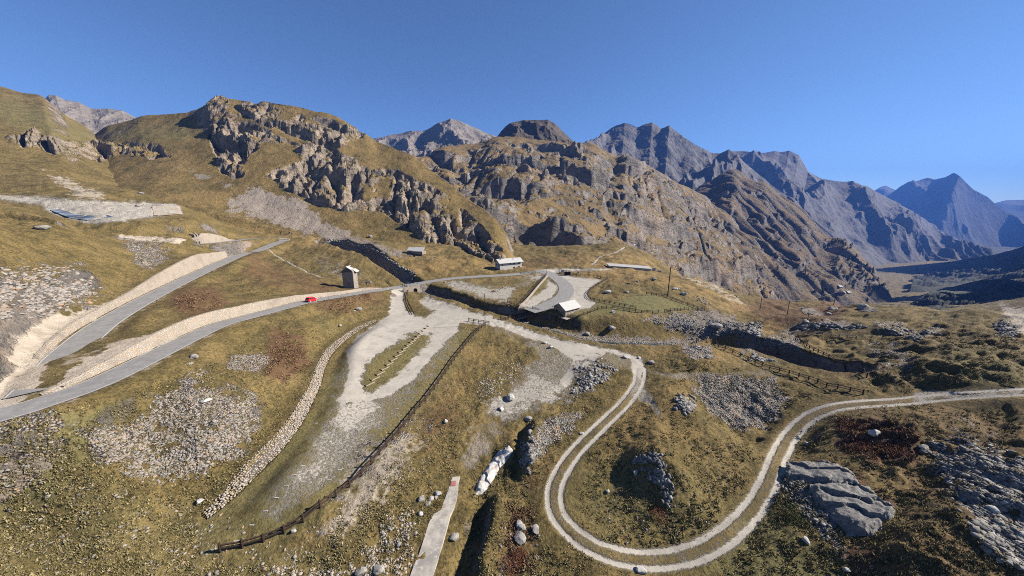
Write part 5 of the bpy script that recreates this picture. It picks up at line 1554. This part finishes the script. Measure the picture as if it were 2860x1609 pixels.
for px, py, r, lb, mt in [
 (1004,866,1.7,'largest grey boulder in the heath below the tower house','boulder'),(990,869,.5,'small white stone left of the big grey boulder','whitestone'),
 (949,911,1.1,'pale boulder in the russet slope above the dry stone wall','boulder'),(1083,808,.7,'white stone on the corner where the side road meets the road','whitestone'),
 (1243,789,.9,'pale round stone on the bank below the road','whitestone'),(1690,1001,.9,'white rock beside the top of the track loop','whitestone') if False else (1747,999,.95,'white rock beside the top of the track loop','whitestone'),
 (1538,972,.75,'white stone, largest of the small heap in the gravel fan','whitestone'),(1521,959,.6,'lone white stone above the small heap in the gravel fan','whitestone'),(1547,971,.5,'rightmost stone of the small heap in the gravel fan','whitestone'),
 (1818,1013,.8,'dark topped boulder right of the track bend','boulder'),(1477,1172,.75,'big pale boulder on top of the dark rock bank','boulder'),(1480,1210,.6,'grey boulder half way down the dark rock bank','boulder'),
 (1178,1396,.55,'leaning grey stone, left of the trio beside the concrete path','boulder'),(1203,1396,.5,'split grey stone in the middle of the trio by the concrete path','boulder'),(1196,1408,.4,'lowest stone of the trio beside the concrete path','boulder'),
 (1224,1380,.55,'long pale stone just left of the concrete path','whitestone'),(1218,1392,.35,'small stone under the long pale stone by the concrete path','boulder'),(1174,1436,.45,'white cube like stone below the stone trio','whitestone'),
 (1268,1502,.6,'grey block on the right side of the concrete path','boulder'),(1058,1593,.7,'tilted grey block at the very bottom edge of the grass bank','boulder'),(1008,1600,.65,'block near the bottom edge left of the tilted grey block','boulder'),(1114,1522,.35,'small stone in the grass left of the concrete path','boulder'),
 (1450,1468,.65,'tall pale stone in the small stone group right of the ditch','boulder'),(1458,1477,.6,'grey stone touching the tall pale stone','boulder'),(1497,1481,.6,'sharp standing stone near the left side of the track loop','boulder'),(1452,1506,.8,'dark flat topped block below the small stone group','boulder'),
 (820,1485,.42,'whitish stone at the foot of the long lot fence','whitestone'),(769,1492,.3,'brown stone on the lawn just above the long lot fence','boulder'),(1085,1232,.35,'pale stone cylinder like lump beside the long lot fence','whitestone'),
 (1245,1178,.5,'white stone on the bank right of the long lot fence','whitestone'),(559,1402,.5,'slim white stone left of the lower end of the dry stone wall','whitestone'),
 (1785,1000,.5,'small white stone above the track bend','whitestone'),(1708,920,2.1,'flat pale boulder in the bare field below the stone hut','boulder'),(1640,935,1.6,'dark boulder at the stream edge below the hut field','boulder'),
 (2000,915,2.6,'large tilted slab boulder under the rubble mound','boulder'),(2250,902,2.0,'rounded pale rock behind the ravine corner','boulder'),
 (2325,866,2.6,'dark boulder on the brown knoll','boulder'),(2312,880,1.8,'lower dark boulder on the brown knoll','boulder'),(2410,864,3.6,'big rounded pale rock on the right end of the brown knoll','boulder'),
 (1750,818,1.4,'pale rock','boulder'),(1697,818,2.4,'broad pale rock outcrop beside the parking fence','whitestone'),(1826,782,2.0,'round grey rock in the golden meadow','boulder'),(1780,788,1.3,'low pale rock in the golden meadow left of the round one','boulder'),(1757,792,1.0,'narrow pale rock in the golden meadow above the paddock','boulder'),
 (1885,809,2.0,'pale rock right of the thick dark pole','whitestone'),(1910,822,1.8,'second pale rock down the ridge from the thick dark pole','whitestone'),(1713,873,1.4,'white veined rock just below the paddock fence','whitestone'),
 (2255,1230,.5,'small white stone right of the track','whitestone'),(2250,1512,.5,'white stone in the grass right of the loop bottom','whitestone'),(2365,1594,.35,'small white stone at the lower right edge','whitestone'),(1790,1597,.6,'white flat stone below the bottom of the loop','whitestone'),
 (2770,1425,.55,'bright white block in the stony slope at right','whitestone'),(2438,1212,.9,'white rock in the middle of the red heath','whitestone'),(2578,1252,.7,'flat grey rock at the right tip of the red heath','boulder'),
 (1775,1322,.5,'white stone left of the dark rocks inside the loop','whitestone'),(1698,1372,.35,'tiny white stone in the middle of the loop','whitestone'),(1625,1210,.4,'white stone between tracks','whitestone'),
 (1400,1145,.7,'stone slab at the upper left of the pale clearing','whitestone'),(1425,1114,1.2,'light grey stone slab on the gravel clearing','whitestone'),
 (120,640,2.2,'boulder in the dark gully at the far left','boulder'),(385,577,1.5,'pale stone lying on the gravel platform','boulder'),(1034,663,2.6,'grey rock standing free at the foot of the cliffs','boulder'),(392,542,2.2,'dark bush like rock above the gravel platform','boulder'),(540,1000,.8,'thin slab stones above the rubble','boulder'),(577,1122,.7,'white stone pair above the rubble pile','whitestone')]:
    if lb == 'pale rock': lb = 'pale rock at the upper corner of the green paddock'
    if lb == 'white stone between tracks': lb = 'white stone between the two wheel ruts of the track'
    boulder(px, py, r, lb, mt)

# big smooth rock slabs (lower right) as bumpy shells
def rock_shell(name, poly, h, label, mat='slab', seed=1, n=80, tiltk=.0, cat='rock'):
    P = np.array(poly, float)
    x0, x1, y0, y1 = P[:, 0].min(), P[:, 0].max(), P[:, 1].min(), P[:, 1].max()
    gx_, gy_ = np.meshgrid(np.linspace(x0, x1, n), np.linspace(y0, y1, n))
    W = np.array([[[*H(a, b)] for a, b in zip(r1, r2)] for r1, r2 in zip(gx_, gy_)])
    m = poly_mask(poly, gx_.astype(np.float32), gy_.astype(np.float32), max((x1 - x0), (y1 - y0)) * .07, fbm(gx_ / 25, gy_ / 25, 3, seed), (x1 - x0) * .05)
    m = np.sqrt(np.clip(m, 0, 1))
    st = ledges(W[..., 1] * .5 + W[..., 0] * .4 + 1.2 * fbm(W[..., 0] / 3, W[..., 1] / 3, 3, seed), 1.8, .4, .5)
    Zr = W[..., 2] - .5 + m * (h + .5) + m * (.45 * h * st + .16 * h * fbm(W[..., 0] / 1.6, W[..., 1] / 3, 5, seed + 3))
    V = np.stack([W[..., 0], W[..., 1], Zr], -1).reshape(-1, 3)
    q = (np.arange(n - 1)[:, None] * n + np.arange(n - 1)[None])
    keep = (m[:-1, :-1] > .02)
    q = q[keep]
    o = vmesh(name, V, np.stack([q, q + n, q + n + 1, q + 1], 1), M[mat], None, False)
    tag(o, label, cat)
    return o
rock_shell('rock_slab', [(2195,1298),(2260,1290),(2300,1292),(2360,1310),(2400,1355),(2330,1350),(2260,1345),(2195,1330)], .5, 'upper half of the smooth grey rock slab right of the track', seed=2)
rock_shell('rock_slab', [(2260,1362),(2340,1352),(2420,1368),(2470,1410),(2500,1430),(2440,1480),(2410,1500),(2370,1490),(2320,1430),(2280,1390)], .7, 'large lower grey rock slab right of the track', seed=3)
rock_shell('snow_patch', [(1420,1246),(1432,1262),(1400,1300),(1372,1345),(1345,1382),(1328,1383),(1335,1350),(1365,1300),(1395,1262)], 0.4, 'bright white snow remnant on the dirty bank above the ditch', 'whitestone', 15, cat='snow')
M['snow'] = simple('old_snow', (.48, .47, .455), (.26, .225, .19), 1.2, .7, .05)
bpy.data.objects['snow_patch'].data.materials[0] = M['snow']

# ------------------------------------------------------------------ loose rubble (countless)
def in_poly(poly, x, y):
    c = False; n = len(poly)
    for i in range(n):
        ax, ay = poly[i]; bx, by = poly[(i + 1) % n]
        if (ay > y) != (by > y) and x < (bx - ax) * (y - ay) / (by - ay) + ax: c = not c
    return c
def edge_d(poly, x, y):
    b = 1e9; n = len(poly)
    for i in range(n):
        ax, ay = poly[i]; bx, by = poly[(i + 1) % n]; ex, ey = bx - ax, by - ay
        t = min(1, max(0, ((x - ax) * ex + (y - ay) * ey) / (ex * ex + ey * ey + 1e-9)))
        b = min(b, math.hypot(x - ax - t * ex, y - ay - t * ey))
    return b
def scatter(poly, n, rs, feather=28.0):
    P = np.array(poly); out = []
    x0, x1, y0, y1 = P[:, 0].min(), P[:, 0].max(), P[:, 1].min(), P[:, 1].max()
    t = 0
    while len(out) < n and t < n * 5:
        t += 1
        x = rs.uniform(x0, x1); y = rs.uniform(y0, y1)
        if in_poly(poly, x, y):
            nn = float(perlin(x / 45, y / 45, 76)) + float(perlin(x / 18, y / 18, 77)) + .6 * float(perlin(x / 7, y / 7, 78))
            e = edge_d(poly, x, y) / feather
            if rs.rand() < min(1, e) * (.5 + nn * 1.1):
                h = hit(x, y)
                if h is not None: out.append((h.x, h.y, h.z))
    return np.array(out)
def rubble(groups, name, label, mat, seed):
    rs = np.random.RandomState(seed); Ps = []; Ss = []
    for poly, n, a, b in groups:
        p = scatter(poly, n, rs)
        if len(p) == 0: continue
        s = a + (b - a) * rs.rand(len(p)) ** 2.5
        p[:, 2] -= s * .12
        Ps.append(p); Ss.append(s)
    o = stones(name, np.concatenate(Ps), np.concatenate(Ss), M[mat], seed)
    tag(o, label, name.replace('_', ' '), kind='stuff')
def crag(poly, n, a, b, label, seed, mat='rubble_grey', flatz=1.0):
    rs = np.random.RandomState(seed)
    n = int(n * 2.6); a *= .55; b *= .52
    p = scatter(poly, n, rs, 12.0); s = a + (b - a) * rs.rand(len(p)) ** 2.4
    p[:, 2] += s * .05
    tag(stones('rock_outcrop', p, s, M[mat], seed, flatz, rough=.3), label, 'rock outcrop', kind='stuff')
crag([(1645,1035),(1665,1015),(1700,1010),(1722,1035),(1700,1062),(1660,1078),(1640,1095),(1620,1100)], 170, .25, 1.1, 'dark and pale broken rock outcrop between gravel fan and track', 5)
crag([(1875,1115),(1905,1100),(1935,1110),(1945,1140),(1910,1165),(1885,1150)], 90, .4, 1.3, 'rounded grey rock hump right of the track fork', 7)
crag([(1770,1275),(1810,1262),(1850,1268),(1870,1310),(1885,1360),(1890,1415),(1855,1420),(1838,1360),(1800,1330),(1765,1300)], 330, .15, .75, 'dark craggy outcrop in the middle of the track loop', 9)
crag([(2050,905),(2120,898),(2145,930),(2100,948),(2050,935)], 90, .5, 1.8, 'pale fractured rocks above the upper end of the ravine', 11)
crag([(2210,908),(2290,900),(2400,903),(2430,918),(2330,922),(2240,925)], 120, .5, 1.7, 'long low pale rock ledge behind the ravine corner fence', 12, 'rubble_grey', .6)
crag([(2040,990),(2100,982),(2160,998),(2180,1014),(2080,1010)], 90, .4, 1.4, 'grey rock ledge inside the dark ravine', 13, 'rubble_grey', .6)
crag([(1470,1175),(1495,1200),(1505,1260),(1480,1330),(1450,1300),(1455,1220)], 160, .2, .8, 'dark crumbling rock bank above the snow remnant', 14)
crag([(2560,1245),(2600,1250),(2610,1275),(2580,1280)], 30, .3, .9, 'grey rocks at the right tip of the red heath', 16)
crag([(1880,795),(1925,800),(1975,835),(2000,860),(1960,850),(1900,825)], 90, .3, 1.2, 'pale rocks scattered down the golden ridge', 17, 'rubble')
crag([(2440,925),(2520,895),(2560,930),(2620,900),(2640,930),(2560,955)], 130, .3, 1.1, 'broken pale rock band across the right hand meadow', 18, 'rubble_grey', .7)
rubble([([(430,1110),(520,1062),(600,1085),(715,1108),(740,1190),(690,1240),(600,1310),(540,1345),(440,1365),(330,1320),(250,1262),(240,1215),(300,1180),(360,1190)], 9500, .04, .26),
        ([(560,1150),(680,1180),(640,1290),(560,1340),(480,1300),(500,1200)], 260, .15, .42),
        ([(600,1060),(560,1010),(500,1000),(520,1060)], 160, .08, .3),
        ([(-60,745),(120,740),(230,738),(290,800),(270,850),(100,890),(-60,910)], 2200, .1, .6),
        ([(330,665),(460,672),(475,720),(430,755),(380,735)], 500, .1, .5),
        ([(640,985),(745,985),(765,1012),(700,1045)], 500, .08, .3),
        ([(-50,1300),(300,1340),(560,1400),(900,1560),(900,1640),(-60,1640)], 900, .06, .28),
        ([(130,1180),(330,1130),(230,1250),(100,1400),(-40,1400),(-40,1300)], 260, .08, .3)], 'rubble', 'broken beige and grey rubble spilled over the grass slope below the road', 'rubble', 21)
rubble([([(1100,1150),(1210,1150),(1240,1220),(1180,1330),(1060,1450),(900,1600),(740,1600),(900,1440),(1020,1300)], 3000, .03, .16),
        ([(1180,940),(1290,930),(1330,1000),(1240,1150),(1130,1180)], 700, .04, .16),
        ([(1060,1440),(1180,1400),(1160,1600),(950,1609)], 900, .05, .3),
        ([(760,1580),(1150,1580),(1150,1620),(760,1620)], 400, .05, .3),
        ([(1330,1000),(1500,1000),(1400,1120),(1330,1130)], 700, .06, .3)], 'bank_stones', 'small pale stones littering the bank between lot fence and concrete path', 'pale_stone', 22)
rubble([([(1930,1050),(2050,1035),(2160,1060),(2210,1120),(2170,1180),(2060,1200),(1980,1150)], 5000, .06, .3),
        ([(1800,890),(1900,870),(2010,868),(2090,900),(2120,935),(2000,950),(1880,930)], 3200, .1, .5),
        ([(1600,920),(1700,940),(1850,948),(1960,935),(1985,950),(1880,965),(1700,962)], 1500, .1, .4),
        ([(1900,960),(1980,965),(2010,1000),(1930,1010)], 500, .15, .5),
        ([(2580,1230),(2700,1220),(2900,1270),(2900,1620),(2760,1560),(2660,1400)], 4200, .06, .5),
        ([(2190,1310),(2260,1345),(2330,1440),(2360,1560),(2290,1500),(2220,1420),(2180,1360)], 900, .08, .35),
        ([(1500,1180),(1560,1160),(1640,1150),(1600,1190),(1530,1260),(1500,1290),(1470,1260)], 1500, .05, .3),
        ([(1615,1000),(1700,1000),(1740,1030),(1690,1070),(1620,1110),(1580,1120)], 500, .12, .6),
        ([(2050,960),(2220,920),(2240,960),(2190,1000),(2080,985)], 1200, .1, .4),
        ([(2770,900),(2820,885),(2850,930),(2830,950),(2780,935)], 400, .2, .6),
        ([(1400,1450),(1520,1430),(1500,1609),(1380,1609)], 300, .08, .3),
        ([(1850,1250),(2100,1200),(2000,1500),(1700,1540),(1620,1400)], 300, .06, .2)], 'scree', 'grey angular scree around the ravine, stream and track', 'rubble_grey', 23)
# stones along the stream and the boulder lined bank of its upper reach
rs = np.random.RandomState(31)
pos = []; sz = []
pS = up(catmull(list(pathS), 4))
sS = np.r_[0, np.cumsum(np.hypot(np.diff(pS[:, 0]), np.diff(pS[:, 1])))]
for _ in range(1500):
    t = rs.rand() * sS[-1]
    x = np.interp(t, sS, pS[:, 0]) + rs.randn() * 1.3; y = np.interp(t, sS, pS[:, 1]) + rs.randn() * 1.3
    pos.append((x, y, zat(x, y) + .05)); sz.append(.12 + .45 * rs.rand() ** 3)
tag(stones('stream_stones', pos, sz, M['rubble_grey'], 33), 'pale cobbles lying along the stream bed', 'stream stones', kind='stuff')
i0 = 0; i1 = int(np.argmin(np.hypot(pS[:, 0] - pS[0, 0] * 0 - pt_z(1135, 795, -39)[0], pS[:, 1] - pt_z(1135, 795, -39)[1])))
UPP = pS[:i1 + 1]
uN = offset_xy(UPP, -1.0) - UPP      # right of travel = far bank?
pos = []; sz = []
su = np.r_[0, np.cumsum(np.hypot(np.diff(UPP[:, 0]), np.diff(UPP[:, 1])))]
sgn = 1.0
for t in np.arange(0, su[-1], .85):
    x = np.interp(t, su, UPP[:, 0]); y = np.interp(t, su, UPP[:, 1]); z = np.interp(t, su, UPP[:, 2])
    i = min(np.searchsorted(su, t), len(UPP) - 2); T = UPP[i + 1, :2] - UPP[i, :2]; T /= np.linalg.norm(T) + 1e-9
    N = np.array([-T[1], T[0]]) * sgn     # left of travel: the far bank
    for j in range(7):
        o_j = 1.5 + j * .72
        bx_, by_ = x + N[0] * o_j + rs.randn() * .15, y + N[1] * o_j + rs.randn() * .15
        pos.append((bx_, by_, zat(bx_, by_) + .25)); sz.append(rs.uniform(.55, .8))
tag(stones('boulder_wall', pos, sz, M['dark_boulder'], 35, 1.0, rough=.12), 'wall of big grey boulders lining the stream above the road', 'wall')

# water in the stream
mw = NT('stream_water'); mw.col((.03, .045, .045)); mw.b.inputs['Roughness'].default_value = .12; mw.b.inputs['Specular IOR Level'].default_value = .5
mw.nrm(mw.bump(mw.noise(3.0, 4), .05))
W_ = pS.copy(); ribbon('stream', W_, -.55, .55, .16, mw.m)['kind'] = 'structure'

# ------------------------------------------------------------------ small conifers and shrubs
def conifer_mesh(seed):
    rs = np.random.RandomState(seed); V = []; Fc = []
    for k in range(150):
        z = rs.rand() ** .8; r = (1 - z) * .30 * rs.uniform(.35, 1.1) + .02; a = rs.rand() * 6.283
        c = np.array([r * math.cos(a), r * math.sin(a), .08 + z * .92]); s = .05 + .10 * (1 - z)
        d = np.array([math.cos(a), math.sin(a), -.35]); t_ = np.array([-math.sin(a), math.cos(a), 0])
        n = len(V)
        V += [c - t_ * s * .5, c + t_ * s * .5, c + d * s * 1.2 + t_ * s * .15, c + np.array([0, 0, s * .8])]
        Fc += [(n, n + 1, n + 2), (n, n + 1, n + 3)]
    return V, Fc
M['needles'] = simple('conifer_needles', (.035, .045, .018), (.06, .06, .022), 2, .9, 0)
M['bark'] = simple('bark', (.10, .075, .055), (.07, .05, .04), 4, .95, .02)
protos = []
for k in range(3):
    V, Fc = conifer_mesh(50 + k)
    me = bpy.data.meshes.new('crown'); me.from_pydata([tuple(v) for v in V], [], Fc); me.materials.append(M['needles']); protos.append(me)
mt = MB(); mt.tube((0, 0, -.1), (0, 0, .5), .035, .02, 6); tmesh = bpy.data.meshes.new('trunk'); tmesh.from_pydata(mt.V, [], mt.F); tmesh.materials.append(M['bark'])
rs = np.random.RandomState(91)
TZ = [([(2300,660),(2380,665),(2420,720),(2470,770),(2500,830),(2420,830),(2330,800),(2300,740)], 90, 11, 'dark conifer on the rocky shoulder of the red brown flank'),
      ([(2230,800),(2290,790),(2330,820),(2320,845),(2260,845),(2230,835)], 26, 9, 'conifer in the small wood just behind the brown knoll'),
      ([(2150,740),(2190,760),(2190,790),(2150,770)], 8, 9, 'conifer in the steep gully left of the valley meadow'),
      ([(2210,770),(2240,780),(2250,800),(2215,800)], 9, 9, 'conifer strung down the gully above the valley meadow'),
      ([(2020,700),(2300,700),(2300,790),(2100,780)], 22, 7, 'lone conifer scattered on the brown flank')]
nt = 0
for poly, n, hh, lb in TZ:
    P = scatter(poly, n, rs)
    for p in P:
        if p[1] < 330: continue
        o = bpy.data.objects.new('conifer', None); COL.objects.link(o); o.location = (p[0], p[1], p[2] - .3)
        s = hh * rs.uniform(.6, 1.2); o.scale = (s, s, s); o.rotation_euler = (0, 0, rs.rand() * 6)
        tag(o, lb, 'tree', 'conifers: ' + lb)
        for nm, me in (('crown', protos[nt % 3]), ('trunk', tmesh)):
            c = bpy.data.objects.new(nm, me); COL.objects.link(c); c.parent = o
        nt += 1
# village houses far down in the valley meadow
for i, (px, py) in enumerate([(2312,802),(2318,800),(2322,803),(2345,806),(2360,823),(2352,821),(2368,822)]):
    c = hit(px, py)
    if c is None: continue
    gable_house('farmhouse', 'far farmhouse of the hamlet in the valley meadow', c, .3 + .5 * (i % 3), 7, 10 + i % 3, 4, 7, 'grey_stone', 'roof_grey', .6, group='hamlet farmhouses')

# leafy shrubs and heath bushes: clumps of small leaves
def bush(name, px, py, r, h, mat, label, n=500, seed=1, group=None, cat='shrub'):
    c = H(px, py); rs = np.random.RandomState(seed); V = []; Fc = []
    for k in range(n):
        a = rs.rand() * 6.283; q = rs.rand() ** .5; z = rs.rand() * h * (1 - q * q * .7)
        x, y = r * q * math.cos(a), r * q * math.sin(a); s = rs.uniform(.06, .14) * (1 + r * .12)
        zz0 = zat(c.x + x, c.y + y) - c.z
        d = rs.randn(3); d /= np.linalg.norm(d); e = np.cross(d, rs.randn(3)); e /= np.linalg.norm(e)
        p = np.array([x, y, zz0 + z]); m = len(V)
        V += [p, p + d * s, p + d * s * .6 + e * s * .6]; Fc.append((m, m + 1, m + 2))
    st = MB()
    for k in range(6):
        a = k; st.tube((0, 0, -.1), (r * .5 * math.cos(a), r * .5 * math.sin(a), h * .5), .03, .012, 5)
    root = empty(name, c, label, cat, group)
    vmesh('foliage', V, Fc, M[mat], root); st.build('stem', M['bark'], root)
    return root
M['leaf_green'] = simple('green_leaves', (.09, .10, .025), (.05, .06, .018), 5, .8, 0)
M['leaf_rust'] = simple('rust_leaves', (.17, .06, .025), (.09, .035, .02), 5, .85, 0)
M['leaf_olive'] = simple('olive_leaves', (.15, .11, .035), (.08, .06, .02), 5, .85, 0)
for i, (px, py, r, h, mt_, lb) in enumerate([
 (2200,1425,2.2,.9,'leaf_green','broad green shrub between the track and the grey rock slab'),(2176,1390,.7,.6,'leaf_olive','yellowish shrub above the broad green shrub'),
 (2215,1450,1.2,.7,'leaf_green','small green shrub at the lower edge of the broad one'),
 (1425,1580,1.6,.9,'leaf_rust','russet shrub at the bottom edge left of the track loop'),(1452,1550,1.0,.7,'leaf_rust','small orange shrub above the russet one at the bottom edge'),
 (1840,1440,1.3,.6,'leaf_rust','dark russet shrub at the end of the outcrop in the loop'),(1225,1410,.7,.5,'leaf_olive','olive bush hanging over the edge of the concrete path'),
 (1425,1320,.9,.6,'leaf_olive','brown grassy bush right of the snow remnant'),(1098,826,1.5,1.0,'leaf_rust','russet bush below the road left of the side road'),(1022,826,1.6,1.0,'leaf_rust','russet bush on the slope under the snow poles'),
 (2175,985,.9,.8,'leaf_green','small green bush inside the dark ravine'),(1378,815,1.2,.8,'leaf_rust','dark russet tuft at the end of the row of short posts'),
 (2370,1190,1.6,.7,'leaf_rust','bright orange red bush at the top of the red heath'),(2400,1250,2.0,.6,'leaf_rust','deep red bush on the left side of the red heath'),(2490,1260,2.0,.6,'leaf_rust','dark red bush on the right side of the red heath')]):
    bush('shrub', px, py, r, h, mt_, lb, int(500 + 350 * r), 60 + i, None)

# grass and heath tufts (countless): small blades all over the near ground
def tufts(name, polys, mat, label, seed, size):
    rs = np.random.RandomState(seed); Ps = []
    for poly, n in polys:
        p = scatter(poly, n, rs)
        if len(p): Ps.append(p)
    P = np.concatenate(Ps)
    iu = ((P[:, 0] / P[:, 1] - U0) / (U1 - U0) * (NU - 1)).astype(int).clip(0, NU - 1); iy = (np.log(P[:, 1] / Y0) / np.log(Y1 / Y0) * (NY - 1)).astype(int).clip(0, NY - 1)
    P = P[gravel[iy, iu] < .3]; n = len(P); K = 5
    s = size * rs.uniform(.4, 1.5, n)
    V = np.zeros((n, K, 3, 3)); a = rs.rand(n, K) * 6.283; l = rs.uniform(.5, 1, (n, K)) * s[:, None]
    off = rs.randn(n, K, 2) * s[:, None, None] * .35
    bx = P[:, None, 0] + off[..., 0]; by = P[:, None, 1] + off[..., 1]; bz = P[:, None, 2] - .03
    wd = .30 * l
    V[..., 0, 0] = bx - wd * np.sin(a); V[..., 0, 1] = by + wd * np.cos(a); V[..., 0, 2] = bz
    V[..., 1, 0] = bx + wd * np.sin(a); V[..., 1, 1] = by - wd * np.cos(a); V[..., 1, 2] = bz
    V[..., 2, 0] = bx + l * .6 * np.cos(a); V[..., 2, 1] = by + l * .6 * np.sin(a); V[..., 2, 2] = bz + l * .8
    at = np.ones((n, K, 3, 4)); at[..., :3] = rs.rand(n, 1, 1, 3)
    Fc = np.arange(n * K * 3).reshape(-1, 3)
    o = fast_mesh(name, V.reshape(-1, 3), Fc, M[mat], at.reshape(-1, 4))
    tag(o, label, name.replace('_', ' '), kind='stuff')
def leaf_mat(name, c1, c2, c3):
    m = NT(name); t = m.attr('tint'); c = m.mix(t[0], c1, c2); c = m.mix(m.ramp(t[1], .6, .9), c, c3); m.col(c); return m.m
M['grass_blades'] = leaf_mat('dry_grass_blades', (.17, .14, .06), (.09, .078, .032), (.25, .20, .10))
M['heath_blades'] = leaf_mat('heath_twigs', (.16, .08, .045), (.075, .04, .026), (.22, .15, .075))
tufts('grass', [([(-50,1180),(330,1100),(560,1020),(760,900),(900,900),(1000,900),(880,1080),(700,1330),(560,1450),(560,1560),(800,1580),(1000,1400),(1240,1090),(1360,920),(1500,960),(1480,1020),(1300,1200),(1280,1330),(1130,1609),(-50,1630)], 26000),
                ([(1290,1330),(1500,1150),(1600,1100),(1760,1010),(1900,1000),(2300,1100),(2860,1130),(2860,1630),(1300,1630)], 30000),
                ([(1850,950),(2120,1040),(2300,1110),(2100,1150),(1830,1030)], 3500),
                ([(2420,950),(2860,900),(2860,1080),(2420,1100)], 5000)], 'grass_blades', 'rough dry grass tufts on the near slopes', 71, .25)
tufts('heath', [([(760,925),(850,930),(870,1030),(790,1070),(735,1050),(740,990)], 1500), ([(2320,1160),(2440,1155),(2560,1200),(2600,1240),(2560,1300),(2440,1290),(2350,1260)], 2600),
                ([(880,820),(960,800),(1050,800),(1060,850),(960,880),(880,870)], 900), ([(480,815),(600,795),(640,850),(560,890),(470,860)], 700), ([(1400,1400),(1520,1400),(1500,1609),(1400,1609)], 900)],
      'heath_blades', 'russet heath twigs in patches on the slopes', 72, .34)

# ------------------------------------------------------------------ the red car
def car():
    c = H(860, 842)
    i = int(np.argmin(np.hypot(PL[:, 0] - c.x, PL[:, 1] - c.y))); T = PL[i + 3] - PL[i - 3]
    yaw = math.atan2(T[1], T[0]); c = Vector((PL[i][0], PL[i][1], PL[i][2] + .1))
    N = Vector((math.sin(yaw), -math.cos(yaw), 0)); c += N * 1.1
    root = empty('car', c, 'small red hatchback driving up the lower road', 'car', None, yaw)
    root.rotation_euler = (0, -math.atan2(T[2], math.hypot(T[0], T[1])), yaw)
    M['red'] = simple('red_paint', (.62, .015, .02), (.58, .012, .018), 1, .3, 0, spec=.5)
    M['glass'] = simple('car_glass', (.015, .018, .02), (.02, .022, .025), 1, .08, 0, spec=.6)
    M['tyre'] = simple('tyre_rubber', (.02, .02, .02), (.025, .025, .025), 1, .9, 0)
    M['rim'] = simple('alloy_rim', (.45, .45, .46), (.40, .40, .41), 1, .35, 0)
    M['lampred'] = simple('tail_lamp', (.35, .01, .01), (.30, .01, .01), 1, .3, 0)
    M['lampw'] = simple('head_lamp', (.75, .75, .72), (.7, .7, .68), 1, .2, 0)
    # profile stations along x (rear -2.05 .. front 2.05): (x, z_low, z_belt, halfwidth_low, halfwidth_belt)
    st = [(-2.02,.42,.80,.70,.74),(-1.95,.30,.98,.80,.82),(-1.4,.22,1.02,.86,.86),(-.5,.22,1.00,.87,.86),(.5,.22,.98,.87,.86),(1.15,.22,.94,.86,.83),(1.7,.26,.84,.82,.74),(1.98,.32,.66,.70,.62),(2.05,.40,.55,.60,.55)]
    V = []; Fc = []
    for x, zl, zb, wl, wb in st:
        V += [(x, -wl, zl), (x, -wl - .01, (zl + zb) / 2), (x, -wb, zb), (x, wb, zb), (x, wl + .01, (zl + zb) / 2), (x, wl, zl)]
    n = 6
    for i in range(len(st) - 1):
        for j in range(n): Fc.append((i * n + j, (i + 1) * n + j, (i + 1) * n + (j + 1) % n, i * n + (j + 1) % n))
    Fc += [tuple(range(n)), tuple((len(st) - 1) * n + k for k in range(n))[::-1]]
    vmesh('body', V, Fc, M['red'], root, False)
    g = MB(); P = [Vector((-1.92, -.79, .98)), Vector((1.12, -.79, .96)), Vector((.42, -.66, 1.50)), Vector((-1.55, -.66, 1.54))]
    Q = [Vector((p.x, -p.y, p.z)) for p in P]; g.prism(P, Q); g.build('window', M['glass'], root)
    g = MB(); P = [Vector((-1.66, -.68, 1.52)), Vector((.50, -.68, 1.49)), Vector((.30, -.62, 1.60)), Vector((-1.5, -.62, 1.62))]
    Q = [Vector((p.x, -p.y, p.z)) for p in P]; g.prism(P, Q); g.build('roof', M['red'], root)
    for s in (-1, 1):
        g = MB()
        for x0, x1 in ((-1.9, -1.55), (-.9, -.88), (.1, .12), (1.1, .42)):
            g.tube((x0, s * .80, .97), (x1, s * .675, 1.53), .045, .04, 5)
        g.build('pillar', M['red'], root)
        g = MB(); g.box((.72, s * .93, 1.02), (.14, .16, .12)); g.build('mirror', M['red'], root)
        g = MB(); g.box((-1.97, s * .66, .92), (.10, .18, .34)); g.build('taillight', M['lampred'], root)
        g = MB(); g.box((1.86, s * .60, .68), (.22, .24, .14)); g.build('headlight', M['lampw'], root)
        for x in (-1.25, 1.25):
            g = MB(); g.tube((x, s * .70, .32), (x, s * .90, .32), .32, .32, 18); w = g.build('wheel', M['tyre'], root)
            g = MB(); g.tube((x, s * .88, .32), (x, s * .915, .32), .20, .19, 14); g.build('rim', M['rim'], w)
    g = MB(); g.box((-2.03, 0, .58), (.02, .5, .11)); g.build('number_plate', M['lampw'], root)
    g = MB(); g.box((-2.0, 0, .38), (.14, 1.5, .18)); g.box((2.0, 0, .40), (.14, 1.2, .16)); g.build('bumper', M['tyre'], root)
car()
